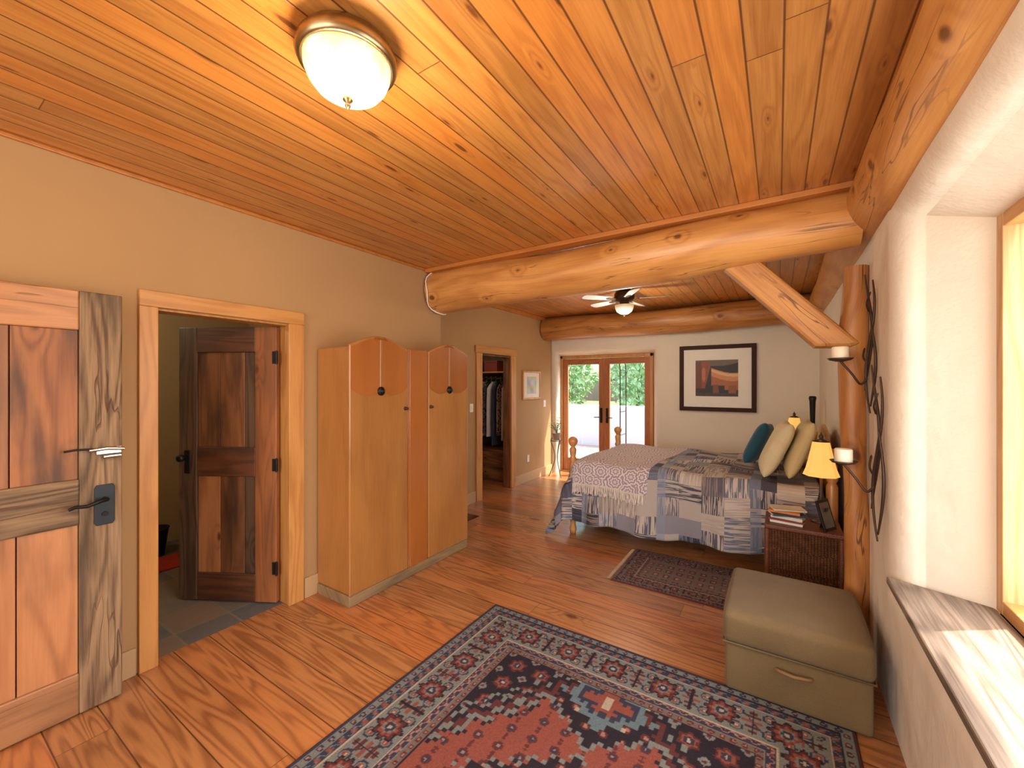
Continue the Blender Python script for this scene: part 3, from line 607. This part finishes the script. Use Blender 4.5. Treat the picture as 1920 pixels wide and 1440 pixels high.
# ---------------------------------------------------------------- NIGHTSTANDS, LAMPS
def nightstand(x0,x1,y0,y1,h,label):
    e=thing('nightstand',((x0+x1)/2,(y0+y1)/2,0),label,'nightstand')
    MB().box((x0+.015,y0+.015,.04),(x1-.015,y1-.015,h-.03)).obj('body',M_wick,e,bevel=.006)
    MB().box((x0,y0,h-.03),(x1,y1,h)).obj('top',M_wickrim,e,bevel=.008)
    for x in (x0+.015,x1-.015):
        for y in (y0+.015,y1-.015): MB().tube([(x,y,0),(x,y,h-.03)],.017,10).obj('corner_post',M_wickrim,e)
    for z in (h*.66,h*.36): MB().box((x0+.05,y0+.003,z-.11),(x1-.05,y0+.02,z+.03)).obj('drawer',M_wick,e,bevel=.004)
    return e
NZ=.58
nightstand(-.085,.375,3.53,3.91,NZ,'dark brown wicker nightstand beside the bed')
nightstand(-.02,.38,5.74,6.14,NZ,'dark brown wicker nightstand at far side of bed')
k=NT('amber_shade',.8); k.b.inputs['Emission Strength'].default_value=.75; k.b.inputs['Emission Color'].default_value=lin('#ffc060'); k.base(k.mix(k.noise(k.obj(),12,2),lin('#d0a050'),lin('#e0c078'))); M_shade=k.m
def lamp(x,y,z,hs,label):
    e=thing('table_lamp',(x,y,z),label,'lamp')
    MB().lathe([(.001,0),(.065,0),(.062,.012),(.03,.022),(.012,.035),(.010,.10),(.018,.13),(.022,.17),(.012,.22),(.009,hs),(.001,hs)],(x,y,z),24).obj('base',M_iron,e)
    pr=[(.112,0),(.108,.012),(.094,.05),(.080,.11),(.068,.17),(.058,.22),(.052,.25)]
    b=MB(); b.lathe(pr+[(r-.003,z_) for r,z_ in pr[::-1]],(x,y,z+hs-.03),8); b.sm=[False]*len(b.sm); b.obj('lamp_shade',M_shade,e,label='amber fabric bell shade')
    MB().lathe([(.001,0),(.06,0),(.012,.02),(.016,.04),(.006,.055),(.001,.07)],(x,y,z+hs+.22),16).obj('finial',M_iron,e)
    l=bpy.data.lights.new('bulb','POINT'); l.energy=4; l.color=(1,.75,.42); l.shadow_soft_size=.03; lo=bpy.data.objects.new('bulb_light',l); COL.objects.link(lo); lo.parent=e; lo.location=(0,0,hs+.04)
lamp(.265,3.80,NZ,.375,'bronze table lamp with glowing amber bell shade on nightstand')
lamp(.16,6.0,NZ,.40,'bronze table lamp with amber shade on far nightstand')
MB().lathe([(.001,0),(.05,0),(.055,.05),(.03,.2),(.022,.5),(.03,.82),(.038,.86),(.03,.88),(.001,.86)],(.33,5.86,NZ),20).obj('tall_vase',M_black,label='tall slender black vase on nightstand',cat='vase')
# books
bk=[('#e8e0cc','#c9bfa6'),('#8c2f2a','#eee6d6'),('#d9d2c0','#e9e2d0'),('#3c4a5c','#eee6d6'),('#d0782a','#f0e8d8'),('#cfc6b2','#efe7d7')]
z=NZ
for i,(c1,c2) in enumerate(bk):
    t=[.02,.014,.026,.017,.02,.014][i]; w_,l_=random.uniform(.12,.15),random.uniform(.19,.22); ang=random.uniform(-.35,.35); cx,cy=.05+random.uniform(-.012,.012),3.66+random.uniform(-.01,.01)
    e=thing('book',(cx,cy,z),['cream paperback book in a stack','red covered book in a stack','pale cover book in a stack','slate blue book in a stack','orange cover book in a stack','cream book lying on top of stack'][i],'book',rot=ang+math.pi/2,group='books on the nightstand')
    MB().box((-w_/2,-l_/2,0),(w_/2,l_/2,.002)).box((-w_/2,-l_/2,t-.003),(w_/2,l_/2,t-.001)).box((-w_/2,-l_/2,.0),(-w_/2+.003,l_/2,t-.001)).obj('cover',plain('cover_%d'%i,c1,.5),e)
    MB().box((-w_/2+.003,-l_/2+.004,.002),(w_/2-.004,l_/2-.004,t-.003)).obj('pages',plain('pages_%d'%i,c2,.8),e); z+=t
e=thing('photo_frame',(.31,3.62,NZ),'dark easel photo frame on the nightstand','photo frame',rot=rd(60))
Mt=Matrix.Rotation(rd(-16),4,'X')
MB().box((-.075,0,0.0),(.075,.012,.21),M=Mt).obj('frame',M_black,e,bevel=.003)
MB().box((-.055,-.002,.02),(.055,.001,.19),M=Mt).obj('picture',plain('photo_print','#6a6258',.3,sc=14,var=.4),e)
MB().box((-.02,.012,.0),(.02,.016,.15),M=Matrix.Translation((0,.05,0))@Matrix.Rotation(rd(14),4,'X')).obj('easel_leg',M_black,e)
# ---------------------------------------------------------------- CEILING LIGHT
cx_,cy_=-1.225,.875
cl=thing('ceiling_light',(cx_,cy_,2.52),'flush mount alabaster glass ceiling light with brushed nickel rim','ceiling light')
c0=(cx_,cy_,0)
MB().lathe([(.001,2.75),(.11,2.75),(.14,2.74),(.158,2.715),(.162,2.69),(.156,2.675),(.146,2.67),(.140,2.68),(.001,2.70)],c0,48).obj('rim',M_nick,cl)
k=NT('alabaster_glow',.4); n_=k.noise(k.obj(),9,4,1.5); k.base(lin('#f4e2b8')); k.put(k.b.inputs['Emission Color'],k.mix(k.mr(n_,.35,.65,0,1),lin('#ffc860'),lin('#fff2cc'))); k.b.inputs['Emission Strength'].default_value=1.0; M_dome=k.m
MB().lathe([(.140,2.682),(.138,2.655),(.127,2.625),(.105,2.597),(.075,2.578),(.04,2.567),(.001,2.564)],c0,40).obj('glass_dome',M_dome,cl)
MB().lathe([(.001,2.53),(.006,2.533),(.010,2.542),(.007,2.550),(.016,2.558),(.018,2.566),(.001,2.57)],c0,20).obj('finial',M_nick,cl)
# ---------------------------------------------------------------- CEILING FAN
fx_,fy_=-1.57,4.95
fan=thing('ceiling_fan',(fx_,fy_,2.45),'low profile ceiling fan with five pale blades and bowl light','ceiling fan')
MB().lathe([(.001,2.75),(.07,2.75),(.075,2.73),(.10,2.72),(.12,2.69),(.12,2.64),(.10,2.61),(.06,2.60),(.05,2.57),(.075,2.56),(.08,2.55),(.001,2.55)],(fx_,fy_,0),32).obj('motor_housing',M_iron,fan)
M_blade=plain('pale_blade','#c8c6c4',.35,var=.05)
for i in range(5):
    a=rd(12+72*i); Mx=Matrix.Translation((fx_,fy_,2.625))@Matrix.Rotation(a,4,'Z')@Matrix.Rotation(rd(12),4,'X')
    pl=[(.18,-.045),(.45,-.062),(.52,-.055),(.545,-.03),(.55,0),(.545,.03),(.52,.055),(.45,.062),(.18,.045)]
    b=MB(); b.prism([tuple(Mx@Vector((x,y,0))) for x,y in pl],tuple((Mx.to_3x3()@Vector((0,0,.007))))); o=b.obj('blade',M_blade,fan)
    MB().prism([tuple(Mx@Vector((x,y,-.004))) for x,y in ((.09,-.02),(.22,-.03),(.25,0),(.22,.03),(.09,.02))],tuple(Mx.to_3x3()@Vector((0,0,.004)))).obj('blade_bracket',M_iron,o)
M_bowl=plain('frosted_bowl','#e8dcc0',.4,emit=.3,ec='#ffe6b0',var=.04)
MB().lathe([(.001,2.44),(.012,2.442),(.05,2.452),(.09,2.48),(.108,2.52),(.112,2.552),(.10,2.556),(.001,2.556)],(fx_,fy_,0),32).obj('light_bowl',M_bowl,fan)
MB().sphere((fx_,fy_,2.432),.012).obj('finial',M_iron,fan)
# ---------------------------------------------------------------- SCONCES
def curve(pts,n=8):
    P=[Vector(p) for p in pts]; P=[P[0]*2-P[1]]+P+[P[-1]*2-P[-2]]; out=[]
    for i in range(1,len(P)-2):
        for j in range(n):
            t=j/n; a,b_,c_,d_=P[i-1:i+3]; out.append(.5*((2*b_)+(-a+c_)*t+(2*a-5*b_+4*c_-d_)*t*t+(-a+3*b_-3*c_+d_)*t**3))
    out.append(P[-2]); return out
def sconce(yc,z0,z1,cy,cz,label):
    e=thing('candle_sconce',(.42,yc,z0),label,'candle sconce'); xw=.435; H_=z1-z0
    b=MB()
    for dy,ph,a_,t0_,t1_ in ((-.03,0,.045,0,.93),(.03,1.2,.035,.16,1.0),(-.07,2.6,.035,.05,.62)):
        pts=[]
        for i in range(9):
            t=t0_+(t1_-t0_)*i/8; pts.append((xw-.012-.012*math.sin(t*6+ph),yc+dy+a_*math.sin(t*6.2+ph),z0+H_*t))
        cv=curve(pts,5); n=len(cv); b.tube(cv,[.004+.0035*math.sin(math.pi*i/(n-1)) for i in range(n)],8)
    for t,dy,ddy in ((.35,.03,.05),(.72,-.02,-.08)):
        b.tube(curve([(xw-.015,yc+dy*.5,z0+H_*t),(xw-.03,yc+dy+ddy*.5,z0+H_*(t+.05)),(xw-.02,yc+dy+ddy,z0+H_*(t+.12))]),[.005]*16+[.002],6)
    b.obj('twig_frame',M_iron,e)
    cx=.295
    b=MB(); b.tube(curve([(xw-.02,yc,cz-.16),(xw-.05,yc+(cy-yc)*.3,cz-.19),(cx+.05,cy+(yc-cy)*.2,cz-.13),(cx,cy,cz-.06)]),.006,8); b.obj('arm',M_iron,e)
    MB().lathe([(.001,0),(.02,.002),(.05,.01),(.062,.022),(.058,.022),(.02,.01),(.001,.01)],(cx,cy,cz-.065),24).obj('cup',M_iron,e)
    MB().lathe([(.001,0),(.038,0),(.040,.004),(.040,.066),(.036,.072),(.03,.068),(.001,.064)],(cx,cy,cz-.05),24).obj('candle',M_candle,e,label='cream pillar candle')
sconce(3.0,1.44,2.22,2.98,1.79,'twisted iron twig wall sconce holding a pillar candle')
sconce(2.80,.80,1.70,2.84,1.23,'twisted iron twig wall sconce holding a pillar candle')
# ---------------------------------------------------------------- PICTURES
def picgrid(nx,ny,fn,colf):
    m=MB(); m.grid(nx,ny,fn); a,c=np.meshgrid(np.linspace(0,1,nx+1),np.linspace(0,1,ny+1)); col=np.ones((len(m.v),4)); col[:,:3]=colf(a,c).reshape(-1,3); return m,col
pf=thing('framed_picture',(-.76,6.67,1.19),'large dark framed photograph of a chestnut horse with white mat','picture')
x0,x1,z0,z1=-1.265,-.255,1.20,2.17; yb=6.695; f_=.06
b=MB()
for p in ([(x0,z0),(x1,z0),(x1-f_,z0+f_),(x0+f_,z0+f_)],[(x1,z0),(x1,z1),(x1-f_,z1-f_),(x1-f_,z0+f_)],[(x1,z1),(x0,z1),(x0+f_,z1-f_),(x1-f_,z1-f_)],[(x0,z1),(x0,z0),(x0+f_,z0+f_),(x0+f_,z1-f_)]):
    b.prism([(x,yb-.035,z) for x,z in p],(0,.03,0))
b.obj('frame',plain('espresso_frame','#3c2216',.6,spec=.2),pf,bevel=.004)
MB().box((x0+f_,yb-.016,z0+f_),(x1-f_,yb-.006,z1-f_)).obj('mat_board',plain('mat_board','#efe9dc',.8,var=.03),pf)
def horse(a,c):
    C=np.zeros(a.shape+(3,)); C[:]=np.array(lin('#241a16')[:3])
    def put(m,h): C[m]=np.array(lin(h)[:3])
    put(c>.93-.1*np.sin(a*3),'#6a5a48')
    back=.78-.16*np.sin((a-.38)*2.6)+.10*(a>.75)*(a-.75)
    rump=(a>.38)&(c<back)&(c>.30-.12*(a>.7)); put(rump,'#a8622e')
    put(rump&(c>back-.22),'#cc8c54'); put(rump&(c>back-.10)&(c<back-.03),'#e0b080')
    put((c<.32)&(a>.42)&(a<.56-.1*(c-.1)),'#7c4422'); put((c<.30)&(a>.78)&(a<.96),'#8c5028')
    nk=(a<.40-.22*(1-c))&(c>.22)&(c<.97-.5*(a-.1)**2); put(nk,'#8a4420'); put(nk&(a<.14),'#6a3014'); put((((a-.20)/.05)**2+((c-.6)/.2)**2<1),'#b4683a')
    put(c<.08,'#3c2a1e'); return C
m,col=picgrid(80,76,lambda a,c:(-1.04+.56*a,yb-.018,1.42+.53*c),horse); m.obj('photograph',M_print,pf,colors=col)
pf=thing('framed_picture',(XF+.02,5.96,1.34),'small pale print in a light wood frame on tan wall','picture')
y0,y1,z0,z1=5.66,6.25,1.345,1.815; f_=.03; b=MB(); X=XF+.002
b.box((X,y0,z0),(X+.025,y0+f_,z1)).box((X,y1-f_,z0),(X+.025,y1,z1)).box((X,y0+f_,z0),(X+.025,y1-f_,z0+f_)).box((X,y0+f_,z1-f_),(X+.025,y1-f_,z1)); b.obj('frame',C2,pf,bevel=.003)
MB().box((X,y0+f_,z0+f_),(X+.01,y1-f_,z1-f_)).obj('mat_board',plain('mat_board_b','#e4decc',.8,var=.03),pf)
m,col=picgrid(20,20,lambda a,c:(X+.012,5.80+.31*a,1.44+.28*c),lambda a,c:np.stack([.45+.2*np.sin(a*9)*np.sin(c*8),.45+.1*np.sin(a*7+c*5),.38+.15*np.cos(c*9)],-1)); m.obj('print',M_print,pf,colors=col)
# switches, outlet
def plate(name,y,z,X=XF,label=''):
    e=thing(name,(X+.004,y,z),label,'light switch' if 'switch' in name else 'outlet')
    MB().box((X,y-.036,z),(X+.007,y+.036,z+.115)).obj('plate',M_white,e,bevel=.003)
    if 'switch' in name: MB().box((X+.007,y-.015,z+.03),(X+.012,y+.015,z+.085)).obj('rocker',M_white,e,bevel=.002)
    else: MB().box((X+.007,y-.016,z+.012),(X+.009,y+.016,z+.05)).box((X+.007,y-.016,z+.065),(X+.009,y+.016,z+.103)).obj('socket',M_white,e)
plate('light_switch',4.36,1.22,label='white light switch on tan wall'); plate('light_switch',6.42,1.2,label='white light switch near french doors'); plate('wall_outlet',5.85,.32,label='white wall outlet above baseboard')
# ---------------------------------------------------------------- CLOSET
MB().tube([(-4.95,5.75,1.70),(-3.6,5.75,1.70)],.016,12).obj('closet_rod',M_chrome,label='metal hanging rod in the closet',cat='closet rod')
b=MB(); b.box((-4.99,5.45,1.78),(-3.59,6.29,1.80)); b.obj('closet_shelf',C0,bevel=.003,label='wooden shelf above the hanging rod',cat='shelf')
cols=['#2a6ab0','#3c3a40','#e4e0da','#22242c','#c8b8a8','#5a4a58','#dcd8d0','#34384a','#8c6a5a','#d0c8bc']
for i in range(10):
    xg=-4.62+i*.098; g=thing('hanging_garment',(xg,5.75,1.7),('%s garment on a hanger in the closet'%['bright blue','charcoal','white patterned','black','beige','plum grey','white','navy','tan','cream'][i]),'clothing',group='clothes on the closet rod')
    L_=random.uniform(.85,1.05) if i else 1.35
    def fn(a,c,xg=xg,L_=L_,i=i):
        an=2*math.pi*a; t=1-c; w_=.05+.19*min(1,(t*L_+.02)/.14)**.6+.03*t; th_=.020+.012*t
        return (xg+math.cos(an)*th_*(1+.25*math.sin(an*5+i)),5.75+math.sin(an)*w_*(1+.05*math.sin(an*7+t*4)),1.62-t*L_+.02)
    if i in (2,5,8): 
        k=NT('print_cloth_%d'%i,.9); vv=k.n('ShaderNodeTexVoronoi'); vv.inputs['Scale'].default_value=26; k.put(vv.inputs['Vector'],k.obj()); k.base(k.mix(k.M('GREATER_THAN',vv.outputs['Distance'],.42),lin('#26242a'),lin(cols[i]))); mt=k.m
    else: mt=plain('cloth_%d'%i,cols[i],.9,bump=.2)
    MB().grid(28,16,fn).obj('garment',mt,g)
    MB().tube([(xg,5.93,1.585),(xg,5.75,1.64),(xg,5.57,1.585)],.006,6).tube([(xg,5.75,1.64),(xg,5.75,1.675)]+arc((xg,5.75,1.70),.024,-90,150,8,'yz'),.003,6).obj('hanger',M_white,g)
e=thing('closet_dresser',(-4.1,5.8,0),'low dark wood dresser beneath hanging clothes','dresser')
MB().box((-4.5,5.55,0),(-3.65,6.2,.52)).obj('body',R0,e,bevel=.008)
for z in (.05,.28): 
    dd=MB().box((-4.46,5.53,z),(-3.69,5.55,z+.2)).obj('drawer',R0,e,bevel=.004); MB().sphere((-4.08,5.52,z+.1),.014).obj('knob',M_black,dd)
for i,(xg,c) in enumerate(((-4.7,'#6a4a3a'),(-4.35,'#3a4a60'),(-4.0,'#7a3428'))):
    e=thing('storage_box',(xg,5.75,1.8),'lidded storage box on closet shelf','box',group='boxes on the closet shelf')
    m_=plain('box_%d'%i,c,.7); MB().box((xg-.13,5.55,1.80),(xg+.13,5.95,1.95)).obj('body',m_,e,bevel=.005); MB().box((xg-.135,5.545,1.95),(xg+.135,5.955,1.985)).obj('lid',m_,e,bevel=.005)
# ---------------------------------------------------------------- PLANT STAND
ps=thing('plant_stand',(-3.22,6.42,0),'wrought iron scroll plant stand beside the french doors','plant stand')
b=MB()
for i in range(3):
    a=rd(90+120*i); c,s=math.cos(a),math.sin(a)
    b.tube(curve([(-3.22+c*.14,6.42+s*.14,.008),(-3.22+c*.11,6.42+s*.11,.06),(-3.22+c*.03,6.42+s*.03,.3),(-3.22+c*.06,6.42+s*.06,.5),(-3.22+c*.10,6.42+s*.10,.62),(-3.22+c*.07,6.42+s*.07,.67)]),.007,8)
b.tube([(-3.22+.09*math.cos(rd(t)),6.42+.09*math.sin(rd(t)),.62) for t in range(0,361,20)],.006,6); b.obj('frame',plain('verdigris_iron','#5c6a58',.5,.5),ps)
pp_=thing('potted_plant',(-3.22,6.42,.625),'wispy green plant in a small pot on iron stand','potted plant')
MB().lathe([(.001,0),(.05,0),(.075,.12),(.082,.125),(.07,.125),(.06,.105),(.001,.10)],(-3.22,6.42,.628),24).obj('pot',plain('clay_pot','#b4aa9a',.7),pp_)
b=MB()
for i in range(26):
    a=random.uniform(0,6.28); r=random.uniform(.04,.13); h_=random.uniform(.08,.26); c,s=math.cos(a),math.sin(a); o=Vector((-3.22,6.42,.735)); p=[o,o+Vector((c*r*.4,s*r*.4,h_*.7)),o+Vector((c*r,s*r,h_))]
    b.tube(curve(p,4),[.002]*9,4); 
    for t in (.6,.8,1):
        q=p[0].lerp(p[2],t)+Vector((0,0,.02)); v=Vector((-s,c,.2))*.018; w_=Vector((c,s,.3))*.03; b.add([q,q+v+w_*.5,q+w_,q-v+w_*.5],[(0,1,2,3)])
b.obj('foliage',plain('plant_green','#5c8a4c',.6),pp_,kind='stuff')
# ---------------------------------------------------------------- EXTERIOR
k=NT('brick_paving',.8); br=k.n('ShaderNodeTexBrick'); k.put(br.inputs['Vector'],k.obj()); br.inputs['Scale'].default_value=3
br.inputs['Color1'].default_value=lin('#b09a8c'); br.inputs['Color2'].default_value=lin('#93786a'); br.inputs['Mortar'].default_value=lin('#c8c0b4'); k.base(br.outputs[0])
MB().box((-14,7.05,-.12),(8,10.3,-.02)).obj('floor_patio',k.m,kind='structure',label='brick paved patio outside french doors')
MB().box((-12,10.3,-.12),(6,10.6,1.04)).obj('wall_patio',M_stucco,bevel=.06,kind='structure',label='low white stucco patio wall')
MB().box((-30,10.6,-.3),(20,40,-.12)).obj('ground',plain('grass_ground','#5c6e3a',.95,bump=.4),kind='structure')
def tree(x,y,h,r,c1,c2,label,n=3200,name='tree'):
    e=thing(name,(x,y,-.12),label,'tree' if name=='tree' else 'shrub')
    if name=='tree': MB().tube(curve([(x,y,-.12),(x+.1,y,h*.3),(x-.05,y+.1,h*.6)]),[.14-.005*i for i in range(17)],10).obj('trunk',plain('bark','#5a4636',.9,bump=.5),e)
    P=rng.normal(size=(n,3)); P/=np.linalg.norm(P,axis=1)[:,None]; R=rng.uniform(.35,1,n)**.6
    lob=.85+.15*np.sin(P[:,0]*5+x)*np.sin(P[:,2]*7+y); Q=P*(R*lob)[:,None]*np.array([r,r,h*.5])+np.array([x,y,h*.50])
    Q=Q[Q[:,2]>-.1]; b=MB(); vs=[];fs=[]
    for q in Q:
        s=random.uniform(.06,.14); a=Vector(rng.normal(size=3)).normalized()*s; c=Vector(rng.normal(size=3)).normalized()*s*.6; q=Vector(q); o=len(vs); vs+=[q-a,q+c,q+a,q-c]; fs.append((o,o+1,o+2,o+3))
    b.add(vs,fs); k=NT('leaf_'+c1.strip('#'),.6); k.base(k.mix(k.mr(k.noise(k.obj(),4,4),.35,.65,0,1),lin(c1),lin(c2))); b.obj('foliage',k.m,e,kind='stuff')
tree(-6.4,12.9,4.4,1.45,'#6a9a62','#bfe0a8','leafy green tree beyond the patio wall'); tree(-3.4,12.9,4.8,1.45,'#70a068','#c8e8b4','leafy green tree beyond the patio wall')
tree(-9.6,15.5,6.5,2.4,'#5c8a5c','#a8d094','dense green tree beyond the patio wall'); tree(-4.9,17.2,7.5,2.2,'#648e64','#b4d8a0','tall green tree beyond the patio wall')
tree(-1.1,11.6,2.4,.75,'#b06468','#8cac6c','flowering red shrub beyond patio wall',1500,'shrub')
tr=thing('garden_trellis',(-3.6,8.9,-.02),'wrought iron arched garden trellis on the patio','trellis'); b=MB()
for y in (8.7,9.1): b.tube([(-4.35,y,-.02),(-4.35,y,1.9)]+arc((-3.6,y,1.9),.75,180,0,14)+[(-2.85,y,-.02)],.012,8)
for z_ in (.5,1.0,1.5,1.9):
    for x_ in (-4.35,-2.85): b.tube([(x_,8.7,z_),(x_,9.1,z_)],.008,6)
b.obj('arch',M_black,tr)
# ---------------------------------------------------------------- LIGHT
w=bpy.data.worlds.new('World'); S.world=w; w.use_nodes=True; nt_=w.node_tree; bg=nt_.nodes['Background']; sk=nt_.nodes.new('ShaderNodeTexSky'); sk.sky_type='NISHITA'; sk.sun_disc=False; sk.sun_elevation=rd(55); sk.sun_rotation=rd(60); sk.air_density=1; sk.dust_density=4
nt_.links.new(sk.outputs[0],bg.inputs[0]); bg.inputs[1].default_value=.9
def light(ty,name,loc,energy,color,**k):
    l=bpy.data.lights.new(name,ty); l.energy=energy; l.color=color
    rot=k.pop('rot',None)
    for a,b_ in k.items(): setattr(l,a,b_)
    o=bpy.data.objects.new(name,l); COL.objects.link(o); o.location=loc
    if rot: o.rotation_euler=rot
    return o
sd=Vector((math.cos(rd(35))*math.cos(rd(55)),math.sin(rd(35))*math.cos(rd(55)),math.sin(rd(55))))
su=light('SUN','sun',(5,5,10),12,(1,.95,.86),angle=rd(.6)); su.rotation_euler=(-sd).to_track_quat('-Z','Y').to_euler()
light('POINT','ceiling_bulb',(cx_,cy_,2.34),32,(1,.85,.62),shadow_soft_size=.14)
light('AREA','rear_fill_light',(-1.2,YN+.1,1.6),112,(1,.95,.89),shape='RECTANGLE',size=2.6,size_y=1.9,rot=(rd(90),0,rd(0)))  # soft area fill added behind the camera, wider than the opening
light('AREA','window_daylight',(.92,1.53,1.48),56,(1,.97,.94),shape='RECTANGLE',size=1.5,size_y=1.7,rot=(0,rd(90),0))
light('POINT','fan_bulb',(fx_,fy_,2.30),30,(1,.89,.70),shadow_soft_size=.14)
light('POINT','bath_fill_light',(-4.2,.6,2.4),18,(1,.88,.66),shadow_soft_size=.1)  # unseen point lamp added to brighten the bathroom, no fixture modelled
light('POINT','closet_fill_light',(-4.0,4.9,2.5),9,(1,.9,.74),shadow_soft_size=.1)  # small unseen lamp added so the closet contents are lit
# ---------------------------------------------------------------- CAMERA
cam=bpy.data.cameras.new('camera'); co=bpy.data.objects.new('camera',cam); COL.objects.link(co)
cam.sensor_width=36; cam.lens=775/1920*36; cam.clip_start=.05; co.location=(0,0,1.6); co.rotation_euler=(rd(90),0,rd(32.8)); S.camera=co
